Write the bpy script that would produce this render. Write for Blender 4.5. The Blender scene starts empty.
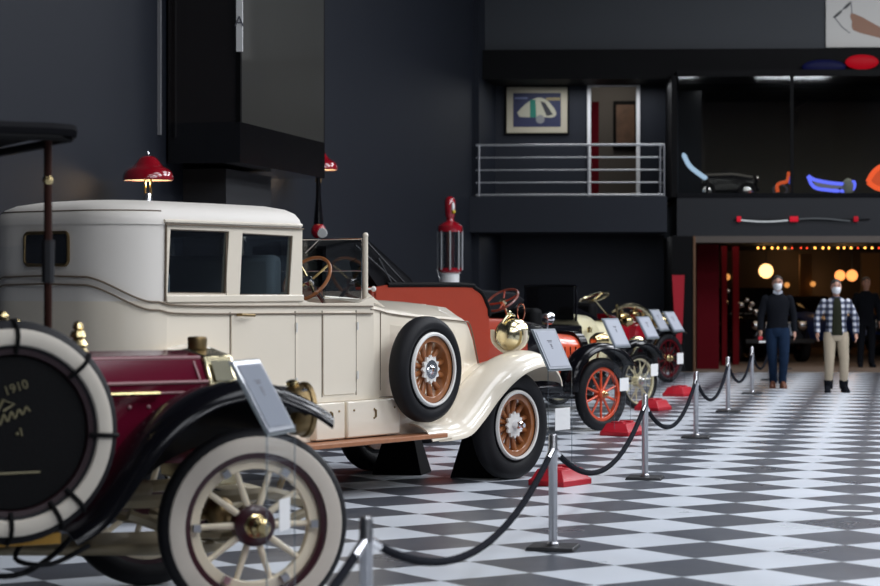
import bpy, bmesh, math, random
from mathutils import Vector, Matrix, geometry
random.seed(7)
R = math.radians
LE, EXPO, SAG = 380, 0.0, .31
PI = math.pi
A = R(11.66)          # yaw between the camera's view and the aisle
FPX, HZ, CH = 2200.0, 285.0, 1.61
sc = bpy.context.scene
col = sc.collection
CA, SA = math.cos(A), math.sin(A)
def cw(X, Y, z=0.0): return Vector((X*CA - Y*SA, X*SA + Y*CA, z))
def P(px, py, Y): return cw((px-440)*Y/FPX, Y, CH-(py-HZ)*Y/FPX)
def G(px, py): return P(px, py, CH*FPX/(py-HZ))
def Gd(px, Y): return cw((px-440)*Y/FPX, Y, 0)
def on_y(px, py, yw):
    r = (px-440)/FPX; return P(px, py, yw/(CA + r*SA))
A2 = R(2.6)           # the far facade is turned a little against the aisle
_fa = {}
def fa_begin():
    global CA, SA
    CA, SA = math.cos(A2), math.sin(A2); _fa['b'] = set(bpy.data.objects)
def fa_end():
    global CA, SA
    CA, SA = math.cos(A), math.sin(A); m = Matrix.Rotation(A-A2, 3, 'Z')
    for o in bpy.data.objects:
        if o not in _fa['b'] and o.parent is None:
            o.location = m @ o.location; o.rotation_euler.rotate_axis('Z', 0); e = o.rotation_euler.copy(); e.z += A-A2; o.rotation_euler = e
def on_x(px, py, xw):
    r = (px-440)/FPX; return P(px, py, xw/(r*CA - SA))

# ---------------- materials
def mat(name, c, rough=.5, metal=0.0, coat=0.0, bump=0.0, bscale=40, var=0.0, spec=None):
    m = bpy.data.materials.new(name); m.use_nodes = True
    nt = m.node_tree; b = nt.nodes['Principled BSDF']
    b.inputs['Base Color'].default_value = (*c, 1)
    b.inputs['Roughness'].default_value = rough
    b.inputs['Metallic'].default_value = metal
    b.inputs['Coat Weight'].default_value = coat
    b.inputs['Coat Roughness'].default_value = .04
    if spec is not None: b.inputs['Specular IOR Level'].default_value = spec
    if var or bump:
        tc = nt.nodes.new('ShaderNodeTexCoord'); n = nt.nodes.new('ShaderNodeTexNoise')
        n.inputs['Scale'].default_value = bscale; n.inputs['Detail'].default_value = 4
        nt.links.new(tc.outputs['Object'], n.inputs['Vector'])
        if var:
            mx = nt.nodes.new('ShaderNodeMix'); mx.data_type = 'RGBA'
            mx.inputs['A'].default_value = (*[x*(1-var) for x in c], 1); mx.inputs['B'].default_value = (*[min(1, x*(1+var)) for x in c], 1)
            nt.links.new(n.outputs['Fac'], mx.inputs['Factor']); nt.links.new(mx.outputs['Result'], b.inputs['Base Color'])
        if bump:
            bp = nt.nodes.new('ShaderNodeBump'); bp.inputs['Strength'].default_value = bump; bp.inputs['Distance'].default_value = .01
            nt.links.new(n.outputs['Fac'], bp.inputs['Height']); nt.links.new(bp.outputs['Normal'], b.inputs['Normal'])
    return m
def emis(name, c, s):
    m = bpy.data.materials.new(name); m.use_nodes = True
    b = m.node_tree.nodes['Principled BSDF']
    b.inputs['Base Color'].default_value = (*[x*.08 for x in c], 1); b.inputs['Specular IOR Level'].default_value = .1
    b.inputs['Emission Color'].default_value = (*c, 1); b.inputs['Emission Strength'].default_value = s
    return m
def thin_glass(name, tint, refl=.12, rough=.02, graze=1.0):
    m = bpy.data.materials.new(name); m.use_nodes = True
    nt = m.node_tree; nt.nodes.clear()
    o = nt.nodes.new('ShaderNodeOutputMaterial'); t = nt.nodes.new('ShaderNodeBsdfTransparent'); g = nt.nodes.new('ShaderNodeBsdfGlossy')
    f = nt.nodes.new('ShaderNodeFresnel'); ma = nt.nodes.new('ShaderNodeMath'); ma.operation = 'ADD'; mx = nt.nodes.new('ShaderNodeMixShader')
    t.inputs['Color'].default_value = (*tint, 1); g.inputs['Roughness'].default_value = rough; g.inputs['Color'].default_value = (.9, .92, .95, 1)
    nt.nodes.remove(f); f = nt.nodes.new('ShaderNodeLayerWeight'); f.inputs['Blend'].default_value = .5
    pw = nt.nodes.new('ShaderNodeMath'); pw.operation = 'POWER'; pw.inputs[1].default_value = 5; nt.links.new(f.outputs['Facing'], pw.inputs[0])
    ma.operation = 'MULTIPLY_ADD'; ma.inputs[1].default_value = (1-refl)*graze; ma.inputs[2].default_value = refl
    nt.links.new(pw.outputs[0], ma.inputs[0]); nt.links.new(ma.outputs[0], mx.inputs[0])
    nt.links.new(t.outputs[0], mx.inputs[1]); nt.links.new(g.outputs[0], mx.inputs[2]); nt.links.new(mx.outputs[0], o.inputs[0])
    return m
M = dict(
    wall=mat('wall_paint', (.0095, .0122, .0195), .6, spec=.3, var=.06, bscale=.7),
    dark=mat('black_panel', (.0025, .0025, .003), .6, spec=.1),
    gloss_black=mat('gloss_black', (.005, .005, .006), .12, coat=.6),
    cream=mat('cream_paint', (.83, .745, .61), .35, coat=.7, var=.03, bscale=2),
    roofcloth=mat('ivory_roof', (.79, .745, .68), .6, bump=.05, bscale=200),
    rear=mat('ivory_leather', (.74, .71, .66), .6, bump=.05, bscale=150),
    trimline=mat('tan_coach_line', (.16, .12, .08), .5),
    wood=mat('varnished_wood', (.33, .12, .038), .3, coat=.6, var=.25, bscale=25),
    board=mat('running_board_wood', (.36, .15, .07), .45, var=.2, bscale=30),
    rubber=mat('rubber', (.011, .011, .013), .6, spec=.2, bump=.1, bscale=60),
    wheelcream=mat('cream_wheel_enamel', (.87, .77, .58), .4, coat=.3),
    shadedpaper=mat('shaded_white_paper', (.20, .22, .26), .7, spec=.2),  # darker copy of the sign paper, for the near stand's dimmer lighting
    whitewall=mat('whitewall', (.62, .56, .48), .55, var=.06, bscale=9),
    whitepaint=mat('white_paint', (.8, .78, .74), .4, coat=.3),
    chrome=mat('chrome', (.8, .8, .82), .12, 1),
    steel=mat('brushed_steel', (.55, .55, .57), .28, 1),
    brass=mat('brass', (.62, .49, .25), .22, 1, var=.15, bscale=12),
    palebrass=mat('pale_brass', (.80, .71, .46), .2, 1),
    oldbrass=mat('aged_brass', (.28, .2, .1), .4, 1, var=.3, bscale=20),
    khaki=mat('khaki_paint', (.3, .25, .16), .5, coat=.2),
    maroon=mat('maroon_paint', (.115, .005, .02), .13, spec=.35),
    maroon2=mat('dark_maroon_paint', (.035, .003, .008), .35, coat=.3),
    pink=mat('pink_coach_line', (.45, .25, .26), .4),
    black=mat('black_paint', (.005, .005, .007), .17, coat=0, spec=.3),
    canvas=mat('black_canvas', (.009, .009, .011), .8, spec=.15, bump=.2, bscale=120),
    leather=mat('black_leather', (.006, .006, .0065), .7, spec=.1, bump=.2, bscale=80),
    orange=mat('orange_red_paint', (.36, .038, .013), .4, coat=.3, var=.08, bscale=4),
    orange2=mat('bright_orange_paint', (.66, .075, .02), .35, coat=.5),
    redleather=mat('dark_red_leather', (.16, .02, .02), .5, bump=.2, bscale=60),
    greyseat=mat('grey_upholstery', (.30, .34, .36), .8, bump=.4, bscale=25),
    yellow=mat('pale_yellow_paint', (.68, .62, .4), .35, coat=.6),
    red=mat('red_enamel', (.33, .006, .016), .15, coat=1),
    redp=mat('red_plastic', (.42, .008, .02), .45),
    redcloth=mat('red_cloth', (.36, .004, .016), .8, bump=.2, bscale=30),
    deepred=mat('deep_red_wall', (.075, .001, .004), .8, spec=.1),
    white=mat('white_matte', (.75, .75, .74), .6),
    paper=mat('white_paper', (.36, .38, .43), .7),
    ink=mat('grey_ink', (.12, .12, .14), .7),
    signglass=mat('sign_backing', (.2, .22, .26), .35, coat=.4),
    acrylic=thin_glass('clear_acrylic', (.98, .985, .988), .008, graze=.15),
    glass=thin_glass('window_glass', (.72, .76, .78), .10),
    clear=thin_glass('clear_glass', (.86, .88, .88), .08),
    gallery=thin_glass('gallery_glass', (.75, .75, .73), .04),
    vitrine=thin_glass('vitrine_glass', (.45, .45, .43), .05),
    rope=mat('black_velvet_rope', (.005, .006, .011), .9, spec=.1, bump=.5, bscale=200),
    iron=mat('black_iron', (.012, .0125, .015), .5),
    gold=mat('gold_lettering', (.16, .14, .075), .6, .2),
    dimtan=mat('dim_tan_wall', (.10, .075, .05), .8),
    olive=mat('olive_back_wall', (.10, .098, .085), .8, var=.2, bscale=1),
    carpet=mat('brown_carpet', (.16, .115, .085), .9, bump=.4, bscale=90, var=.15),
    jeans=mat('blue_denim', (.009, .02, .045), .9, spec=.1, var=.3, bscale=14),
    black_cloth=mat('black_jersey', (.008, .009, .012), .95, spec=.05, var=.2, bscale=20),
    khakicloth=mat('khaki_cloth', (.36, .3, .22), .85, var=.12, bscale=12),
    olivecloth=mat('olive_jersey', (.018, .02, .012), .9, spec=.1),
    skin=mat('skin', (.45, .24, .17), .5),
    hair=mat('dark_hair', (.02, .015, .012), .6),
    brownleather=mat('brown_leather', (.14, .05, .025), .5),
    grille=mat('radiator_core', (.2, .19, .13), .5, .4, bump=.6, bscale=160),
    bluepaint=mat('blue_paint', (.03, .07, .3), .3, coat=.8),
    aluminium=mat('satin_aluminium', (.6, .61, .62), .4, .8),
)
# ---------------- object helpers
def tag(o, label=None, cat=None, group=None, kind=None):
    if label: o['label'] = label
    if cat: o['category'] = cat
    if group: o['group'] = group
    if kind: o['kind'] = kind
    return o
def empty(name, loc, rz=0, label=None, cat=None, group=None):
    o = bpy.data.objects.new(name, None); col.objects.link(o)
    o.location = loc; o.rotation_euler = (0, 0, rz); o.empty_display_size = .2
    return tag(o, label, cat, group)
class MB:
    def __init__(s): s.v = []; s.f = []; s.mi = []; s.cur = 0
    def add(s, vs, fs):
        n = len(s.v); s.v += [Vector(v) for v in vs]
        for f in fs: s.f.append([n+i for i in f]); s.mi.append(s.cur)
        return s
    def box(s, c, d, rz=0, taper=1.0, bevel=0):
        c = Vector(c); hx, hy, hz = d[0]/2, d[1]/2, d[2]/2
        m = Matrix.Rotation(rz, 3, 'Z')
        vs = []
        for z, t in ((-hz, 1), (hz, taper)):
            for x, y in ((-hx, -hy), (hx, -hy), (hx, hy), (-hx, hy)): vs.append(c + m @ Vector((x*t, y*t, z)))
        return s.add(vs, [(3, 2, 1, 0), (4, 5, 6, 7), (0, 1, 5, 4), (1, 2, 6, 5), (2, 3, 7, 6), (3, 0, 4, 7)])
    def bb(s, lo, hi): return s.box([(a+b)/2 for a, b in zip(lo, hi)], [abs(b-a) for a, b in zip(lo, hi)])
    def loft(s, secs, cap=True, closed=True):
        n = len(secs[0]); vs = [p for q in secs for p in q]; fs = []
        for i in range(len(secs)-1):
            for j in range(n if closed else n-1):
                k = (j+1) % n; fs.append((i*n+j, i*n+k, (i+1)*n+k, (i+1)*n+j))
        if cap: fs.append(tuple(reversed(range(n)))); fs.append(tuple((len(secs)-1)*n+j for j in range(n)))
        return s.add(vs, fs)
    def tube(s, pts, r, n=8, closed=False, cap=True):
        pts = [Vector(p) for p in pts]; m = len(pts)
        rr = r if isinstance(r, (list, tuple)) else [r]*m
        up = None; secs = []
        for i, p in enumerate(pts):
            a = pts[i-1] if (i or closed) else pts[0]; b = pts[(i+1) % m] if (i < m-1 or closed) else pts[-1]
            t = (b-a).normalized()
            if up is None: up = t.orthogonal().normalized()
            up = (up - t*up.dot(t))
            up = up.normalized() if up.length > 1e-6 else t.orthogonal().normalized()
            w = t.cross(up)
            secs.append([p + (up*math.cos(2*PI*k/n) + w*math.sin(2*PI*k/n))*rr[i] for k in range(n)])
        if closed: secs.append(secs[0])
        return s.loft(secs, cap=cap and not closed)
    def lathe(s, prof, c=(0, 0, 0), axis='Z', n=32, closed=False, arc=None):
        # prof: (radius, height)
        c = Vector(c)
        if axis == 'Z': X, Y, Z = Vector((1, 0, 0)), Vector((0, 1, 0)), Vector((0, 0, 1))
        elif axis == 'Y': X, Y, Z = Vector((1, 0, 0)), Vector((0, 0, -1)), Vector((0, 1, 0))
        else:
            Z = Vector(axis).normalized() if not isinstance(axis, str) else Vector((1, 0, 0))
            X = Z.orthogonal().normalized(); Y = Z.cross(X)
        m = len(prof); vs = []; fs = []
        for k in range(n):
            a = 2*PI*k/n; d = X*math.cos(a) + Y*math.sin(a)
            vs += [c + d*max(r, 1e-5) + Z*h for r, h in prof]
        for k in range(n):
            k2 = (k+1) % n
            for j in range(m if closed else m-1):
                j2 = (j+1) % m; fs.append((k*m+j, k2*m+j, k2*m+j2, k*m+j2))
        return s.add(vs, fs)
    def ball(s, c, r, n=16, sc3=(1, 1, 1)):
        c = Vector(c); prof = [(math.cos(R(a)), math.sin(R(a))) for a in range(-90, 91, 180//(n//2))]
        m = MB().lathe([(p, q) for p, q in prof], n=n)
        return s.add([c + Vector((v.x*sc3[0], v.y*sc3[1], v.z*sc3[2]))*r for v in m.v], m.f)
    def plate(s, outer, holes, to, th):
        """polygon (2D lists) -> solid; to(a,b,t) maps plane coords + thickness"""
        loops = [[Vector((a, b, 0)) for a, b in outer]] + [[Vector((a, b, 0)) for a, b in h] for h in holes]
        tri = geometry.tessellate_polygon(loops); flat = [p for l in loops for p in l]; n = len(flat)
        vs = [to(p.x, p.y, 0) for p in flat] + [to(p.x, p.y, th) for p in flat]
        fs = [tuple(t) for t in tri] + [tuple(i+n for i in reversed(t)) for t in tri]
        k = 0
        for l in loops:
            for i in range(len(l)): j = (i+1) % len(l); fs.append((k+i, k+j, k+j+n, k+i+n))
            k += len(l)
        return s.add(vs, fs)
    def mesh(s, name, mats, ang=38, smooth=True):
        me = bpy.data.meshes.new(name); bm = bmesh.new()
        bv = [bm.verts.new(v) for v in s.v]
        for f, mi in zip(s.f, s.mi):
            try: q = bm.faces.new([bv[i] for i in f]); q.material_index = mi
            except ValueError: pass
        bmesh.ops.remove_doubles(bm, verts=bm.verts, dist=2e-5)
        bmesh.ops.recalc_face_normals(bm, faces=bm.faces)
        if smooth:
            for f in bm.faces: f.smooth = True
            for e in bm.edges:
                if len(e.link_faces) == 2 and e.calc_face_angle(0) > R(ang): e.smooth = False
        bm.to_mesh(me); bm.free()
        for m in (mats if isinstance(mats, (list, tuple)) else [mats]): me.materials.append(M[m] if isinstance(m, str) else m)
        return me
    def build(s, name, mats, parent=None, bevel=0, ang=38, **kw):
        o = bpy.data.objects.new(name, s.mesh(name, mats, ang)); col.objects.link(o)
        if parent: o.parent = parent
        if bevel:
            b = o.modifiers.new('b', 'BEVEL'); b.width = bevel; b.segments = 2; b.limit_method = 'ANGLE'; b.angle_limit = R(40); b.harden_normals = False
        return tag(o, **kw) if kw else o
def copy_tree(o, parent=None):
    c = o.copy(); col.objects.link(c); c.parent = parent
    for ch in [x for x in bpy.data.objects if x.parent == o and x != c]: copy_tree(ch, c)
    return c
def spline(pts, n=6):
    """Catmull-Rom through tuples"""
    pts = [Vector(p) for p in pts]; out = []
    for i in range(len(pts)-1):
        p0 = pts[max(i-1, 0)]; p1 = pts[i]; p2 = pts[i+1]; p3 = pts[min(i+2, len(pts)-1)]
        for k in range(n):
            t = k/n
            out.append(.5*((2*p1) + (p2-p0)*t + (2*p0-5*p1+4*p2-p3)*t*t + (3*p1-p0-3*p2+p3)*t**3))
    out.append(pts[-1]); return out
def rrect(a0, b0, a1, b1, r, n=4):
    o = []
    for cx, cy, s in ((a1-r, b1-r, 0), (a0+r, b1-r, 90), (a0+r, b0+r, 180), (a1-r, b0+r, 270)):
        for k in range(n+1): a = R(s+90*k/n); o.append((cx+r*math.cos(a), cy+r*math.sin(a)))
    return o
def lines(parent, name, pts, r, m, **kw): return MB().tube(pts, r, 6).build(name, m, parent, **kw)
def text(name, body, size, loc, rot, m, parent=None, ext=.002):
    c = bpy.data.curves.new(name, 'FONT'); c.body = body; c.size = size; c.extrude = ext; c.align_x = 'CENTER'; c.align_y = 'CENTER'
    t = bpy.data.objects.new(name+'_tmp', c); col.objects.link(t); c.materials.append(M[m])
    dg = bpy.context.evaluated_depsgraph_get(); dg.update()
    me = bpy.data.meshes.new_from_object(t.evaluated_get(dg)); bpy.data.objects.remove(t)
    o = bpy.data.objects.new(name, me); col.objects.link(o); o.location = loc; o.rotation_euler = rot
    if parent: o.parent = parent
    return o

# ---------------- car frame: u forward, v towards the camera side, z up
class Car:
    def __init__(s, name, Wx, Wy, vw, deg, label):
        th = R(deg); s.f = (math.cos(th), math.sin(th)); s.n = (math.sin(th), -math.cos(th))
        s.O = (Wx - vw*s.n[0], Wy - vw*s.n[1])
        s.e = empty(name, cw(*s.O), th + A, label, 'car')
    def q(s, px, py, v):
        r = (px-440)/FPX
        u = (r*(s.O[1]+v*s.n[1]) - s.O[0] - v*s.n[0])/(s.f[0]-r*s.f[1])
        Y = s.O[1] + v*s.n[1] + u*s.f[1]
        return (u, CH-(py-HZ)*Y/FPX)
    def L(s, px, py, v):
        u, z = s.q(px, py, v); return Vector((u, -v, z))
def fender(car, path, v0, v1, crown, mname, name='fender', lip=.03, th=.014, m=8, n=6, inner_drop=0.0):
    pts = spline([(u, 0, z) for u, z in path], n)
    secs = []
    for i, p in enumerate(pts):
        a = pts[max(i-1, 0)]; b = pts[min(i+1, len(pts)-1)]; t = (b-a).normalized(); nr = Vector((-t.z, 0, t.x))
        if nr.z < 0 and abs(t.x) > .3: nr = -nr
        if i and nr.dot(prev) < 0: nr = -nr
        prev = nr
        top = []; bot = []
        for j in range(m+1):
            w = j/m; off = crown*(1-abs(2*w-1)**2.4)
            if j == 0: off -= lip + inner_drop
            if j == m: off -= lip
            q = p + nr*off; q = Vector((q.x, -(v0+(v1-v0)*w), q.z)); top.append(q); bot.append(q - nr*th)
        secs.append(top + bot[::-1])
    return MB().loft(secs).build(name, mname, car.e, ang=60)
def wheel(par, u, v, z, Rr, tw, cfg, name='front_wheel', steer=0):
    """axis along local Y, the outer side towards -Y (near side)"""
    side = 1 if v > 0 else -1
    ri = cfg['ri']; h = tw/2
    prof = [(ri, -h*.7), (ri+.02, -h*.92), ((ri+Rr)/2, -h), (Rr-.04, -h*.92), (Rr-.012, -h*.66), (Rr, -h*.35), (Rr, h*.35), (Rr-.012, h*.66), (Rr-.04, h*.92), ((ri+Rr)/2, h), (ri+.02, h*.92), (ri, h*.7)]
    t = MB().lathe(prof, axis='Y', n=56, closed=True).build(name, 'rubber', par)
    t.location = (u, -v, z); t.rotation_euler = (0, 0, (0 if side > 0 else PI) + steer)
    if 'ww' in cfg:
        a, b = cfg['ww']
        MB().lathe([(a, -h*.86), (a, -h-.006), ((a+b)/2, -h-.010), (b-.006, -h-.004), (b, -h*.84)], axis='Y', n=56, closed=True).build('whitewall', cfg.get('wwm', 'whitewall'), t)
    if 'ring' in cfg:
        a, b, m = cfg['ring']
        MB().lathe([(a, -h*.8), (a+.008, -h*.88), (b, -h*.9), (b, h*.6), (a, h*.6)], axis='Y', n=56, closed=True).build('rim_band', m, t)
    a, b = cfg['fel']; w = cfg.get('fw', .045)/2
    MB().lathe([(a, -w), (a, w), (b, w), (b, -w)], axis='Y', n=56, closed=True).build('rim', cfg['m'], t, bevel=.005)
    ns = cfg['n']; hr = cfg['hub']; sr = cfg['sr']
    if cfg.get('wire'):
        me = None
        for k in range(ns):
            an = 2*PI*k/ns; an2 = an + (.35 if k % 2 else -.35); y0 = (-.05 if k % 4 < 2 else .03)
            s = MB().tube([(hr*math.cos(an), y0, hr*math.sin(an)), (a*math.cos(an2), 0, a*math.sin(an2))], sr, 5).build('spoke', cfg['m'], t)
    else:
        sm = MB().tube([(hr*.8, 0, 0), (hr*1.5, 0, 0), ((hr+a)/2, 0, 0), (a+.006, 0, 0)], [sr[0], sr[0], (sr[0]+sr[1])/2, sr[1]], 10).mesh('spoke', cfg['m'])
        for k in range(ns):
            s = bpy.data.objects.new('spoke', sm); col.objects.link(s); s.parent = t; s.rotation_euler = (0, 2*PI*(k+cfg.get('ph', .5))/ns, 0)
    if 'star' in cfg:
        st = cfg['star']; pr = []
        for k in range(48):
            an = 2*PI*k/48; rr = st*(1+.13*math.cos(12*an)); pr.append((rr*math.cos(an), rr*math.sin(an)))
        MB().plate(pr, [], lambda x, y, tt: Vector((x, -.035-tt, y)), .02).build('hub_flange', cfg['hm'], t)
    MB().lathe([(0, -.05), (hr*.75, -.05), (hr, -.035), (hr, .05), (0, .05)], axis='Y', n=28).build('hub', cfg['hm'], t)
    cr = cfg['cap']; cl = cfg.get('cl', .09)
    MB().lathe([(0, -cl-.02), (cr*.5, -cl-.02), (cr*.6, -cl), (cr, -cl+.01), (cr, -.055), (cr*1.25, -.05), (cr*1.25, -.03)], axis='Y', n=8 if cfg.get('hex') else 24).build('hub_cap', cfg['cm'], t)
    if 'lug' in cfg:
        lm = MB().box((a+.02, -h*.55, 0), (.035, .05, .035)).mesh('lug', 'steel')
        for k in range(6):
            s = bpy.data.objects.new('rim_lug', lm); col.objects.link(s); s.parent = t; s.rotation_euler = (0, PI/3*k, 0)
    return t
def steering_wheel(par, c, nrm, r, col_to, mr, ms, mc, n=4, th=.013, name='steering_wheel', roll=0.0):
    c = Vector(c); z = Vector(nrm).normalized(); x = Vector((0, 1, 0)).cross(z).normalized(); y = z.cross(x)
    t = MB().tube([c + (x*math.cos(2*PI*k/40)+y*math.sin(2*PI*k/40))*r for k in range(40)], th, 8, closed=True).build(name, mr, par)
    for k in range(n):
        a = 2*PI*(k+roll)/n; d = x*math.cos(a)+y*math.sin(a)
        MB().tube([c - z*.03 + d*.02, c - z*.015 + d*(r*.6), c + d*r], th*.75, 6).build('spoke', ms, t)
    MB().lathe([(0, .03), (.035, .02), (.04, -.02), (.03, -.04), (0, -.04)], c=c - z*.02, axis=tuple(z), n=18).build('hub', mc, t)
    MB().tube([c - z*.03, Vector(col_to)], .017, 8).build('column', mc, t)
    return t
# =====================================================================  SETTING
XW, YF = -7.75, 41.0
def struct(mb, name, m, **k): return mb.build(name, m, None, kind='structure', **k)
# checkered tile floor
fm = bpy.data.materials.new('checker_tiles'); fm.use_nodes = True
nt = fm.node_tree; N = nt.nodes.new; Lk = nt.links.new; b = nt.nodes['Principled BSDF']
tc = N('ShaderNodeTexCoord'); mp = N('ShaderNodeVectorMath'); mp.operation = 'SUBTRACT'
x0, y0 = -1.145, 12.15
mp.inputs[1].default_value = (x0, y0, 0); Lk(tc.outputs['Object'], mp.inputs[0])
ro = N('ShaderNodeVectorRotate'); ro.rotation_type = 'Z_AXIS'; ro.inputs['Angle'].default_value = R(45); Lk(mp.outputs[0], ro.inputs['Vector'])
scl = N('ShaderNodeVectorMath'); scl.operation = 'SCALE'; scl.inputs['Scale'].default_value = 1/.6; Lk(ro.outputs[0], scl.inputs[0])
ofs = N('ShaderNodeVectorMath'); ofs.operation = 'ADD'; ofs.inputs[1].default_value = (0, 0, .5); Lk(scl.outputs[0], ofs.inputs[0])
ck = N('ShaderNodeTexChecker'); ck.inputs['Scale'].default_value = 1; Lk(ofs.outputs[0], ck.inputs['Vector'])
ck.inputs['Color1'].default_value = (.078, .086, .105, 1); ck.inputs['Color2'].default_value = (.66, .70, .755, 1)
no = N('ShaderNodeTexNoise'); no.inputs['Scale'].default_value = 1.3; no.inputs['Detail'].default_value = 6; Lk(tc.outputs['Object'], no.inputs['Vector'])
mr = N('ShaderNodeMapRange'); mr.inputs['To Min'].default_value = .9; mr.inputs['To Max'].default_value = 1.08; Lk(no.outputs['Fac'], mr.inputs['Value'])
mu = N('ShaderNodeVectorMath'); mu.operation = 'SCALE'; Lk(ck.outputs['Color'], mu.inputs[0]); Lk(mr.outputs[0], mu.inputs['Scale'])
Lk(mu.outputs[0], b.inputs['Base Color'])
mr2 = N('ShaderNodeMapRange'); mr2.inputs['To Min'].default_value = .22; mr2.inputs['To Max'].default_value = .38; Lk(no.outputs['Fac'], mr2.inputs['Value'])
Lk(mr2.outputs[0], b.inputs['Roughness']); b.inputs['Specular IOR Level'].default_value = .36
struct(MB().bb((XW, -6, -.1), (13, 64, 0)), 'floor', fm)
struct(MB().bb((XW-.3, -6, -.1), (XW, 44.5, 9.6)), 'wall_left', 'wall')
struct(MB().bb((XW, 40.6, 0), (XW+.12, 44.4, 9.6)), 'wall_pilaster', 'wall')
struct(MB().bb((13, -6, -.1), (13.3, 64, 9.6)), 'wall_right', 'wall')
struct(MB().bb((XW-.3, -6.3, -.1), (13.3, -6, 9.6)), 'wall_behind', 'wall')
struct(MB().bb((XW-.3, -6.3, 9.6), (13.3, 64, 9.9)), 'ceiling', 'wall')
fa_begin()
struct(MB().bb((-2.2, 40.8, .0), (20, 62, .004)), 'floor_carpet', 'carpet')
XF = -2.2
# facade: pieces found on the plane y = YF from the photograph's edges
def fz(px, py, y=YF): return on_y(px, py, y)
zb1 = fz(570, 232).z; zb0 = fz(570, 196.5).z      # balcony slab underside / top
zlin0 = fz(560, 76).z; zlin1 = on_y(560, 49.5, 41.6).z
xb1 = fz(667, 200).x
xg0 = fz(677, 100).x
# under-balcony recess wall
struct(MB().bb((XF, 43.6, 0), (fz(672, 235).x, 43.8, zb1)), 'wall_recess', 'wall')
# balcony slab with fascia
struct(MB().bb((XF, YF, zb1), (xb1, 43.8, zb0)), 'trim_balcony_slab', 'wall')
# balcony rear wall with the doorway
xd0, xd1 = on_y(589, 90, 43).x, on_y(638, 90, 43).x
zd = on_y(610, 85, 43).z; zsl = zb0
wb = MB(); wb.bb((XF, 43, zsl), (xd0, 43.2, zlin0+.3)); wb.bb((xd1, 43, zsl), (xg0+.6, 43.2, zlin0+.3)); wb.bb((xd0, 43, zd), (xd1, 43.2, zlin0+.3))
struct(wb, 'wall_balcony', 'wall')
fr = MB(); w = .07
fr.bb((xd0-w/2, 42.93, zsl), (xd0+w/2, 43.02, zd+w/2)); fr.bb((xd1-w/2, 42.93, zsl), (xd1+w/2, 43.02, zd+w/2)); fr.bb((xd0, 42.93, zd-w/2), (xd1, 43.02, zd+w/2))
fr.build('door_1', 'white', None, kind='structure')
struct(MB().bb((xd0-.8, 45.6, zsl), (xd1+1.5, 45.7, zd+.6)), 'wall_room_beyond', mat('taupe_wall', (.07, .066, .06), .8))
struct(MB().bb((xd0-.8, 43.2, zsl-.1), (xd1+1.5, 45.6, zsl)), 'floor_room_beyond', 'carpet')
MB().bb((xd0+.03, 43.3, zsl), (xd0+.2, 44.4, zd-.3)).build('door_curtain', 'deepred', None, label='narrow deep red curtain just inside the white framed balcony doorway', cat='curtain')
p = on_y(626, 125, 45.5)
pe = empty('framed_picture', (p.x, 45.56, p.z), 0, 'dark framed picture seen through the balcony doorway', 'picture')
MB().bb((-.26, -.03, -.5), (.24, .03, .5)).build('frame', 'dark', pe, bevel=.01)
MB().bb((-.2, -.035, -.42), (.18, -.031, .42)).build('print', mat('dark_print', (.09, .05, .03), .5, var=.8, bscale=5), pe)
# solid band coloured black for the shaded recess, and upper wall
struct(MB().bb((XF, 41.6, zlin0), (16, 43.3, zlin1)), 'trim_shadow_band', 'dark')
struct(MB().bb((XF, 41.9, zlin1), (16, 42.4, 9.6)), 'wall_upper', mat('upper_wall', (.021, .0255, .032), .6, var=.05, bscale=.5))
# gallery: glazed box over the portal
zg0 = fz(770, 197).z; zg1 = zlin0; zph = fz(770, 236).z
struct(MB().bb((xg0, YF, zph), (16, 47, zg0)), 'trim_gallery_slab', mat('gallery_fascia', (.006, .007, .010), .5, spec=.3))
struct(MB().bb((xg0, YF-.02, zg0-.01), (16, YF+.12, zg0+.07)), 'trim_gallery_sill', 'gloss_black')
struct(MB().bb((xg0-.03, 46.8, zg0), (16, 47, zg1)), 'wall_gallery_back', 'olive')
struct(MB().bb((xg0-.1, YF, zg0), (xg0, 47, zg1)), 'wall_gallery_side', 'dark')
struct(MB().bb((xg0, YF, zg1-.02), (16, 47, zg1+.1)), 'ceiling_gallery', 'dark')
xs = [xg0, fz(792, 100).x, fz(792, 100).x + 2.15, 9, 11.5, 14, 16]
for i in range(len(xs)-1):
    MB().bb((xs[i]+.03, YF+.02, zg0+.07), (xs[i+1]-.03, YF+.035, zg1)).build('window_%d' % (i+1), 'gallery', None, kind='structure')
    MB().bb((xs[i+1]-.03, YF, zg0+.07), (xs[i+1]+.03, YF+.06, zg1)).build('trim_mullion_%d' % (i+1), 'dark', None, kind='structure')
# arches stencilled on the gallery's rear wall
am = mat('arch_moulding', (.11, .1, .085), .6)
for x, wd in ((on_y(735, 90, 46.7).x, 1.35), (on_y(850, 95, 46.7).x, 1.2), (9.2, 1.3)):
    zc = on_y(735, 100, 46.7).z
    MB().tube(spline([(x-wd, 46.72, zc-.55), (x-wd*.9, 46.72, zc-.15), (x, 46.72, zc+.22), (x+wd*.9, 46.72, zc-.15), (x+wd, 46.72, zc-.55)], 5), .035, 6).build('trim_arch', am, None, kind='structure')
# portal: jamb, header
xj = fz(694, 300).x
struct(MB().bb((fz(672, 300).x, YF, 0), (xj, 43.8, zph)), 'wall_jamb', 'dark')
struct(MB().bb((xj-.015, YF-.03, 0), (xj+.03, YF+.05, zph)), 'trim_jamb', mat('bronze_trim', (.12, .06, .03), .4, .5))
struct(MB().bb((xj, YF, zph-.12), (16, YF+.2, zph)), 'trim_header', mat('brown_header', (.06, .045, .035), .5))
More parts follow.
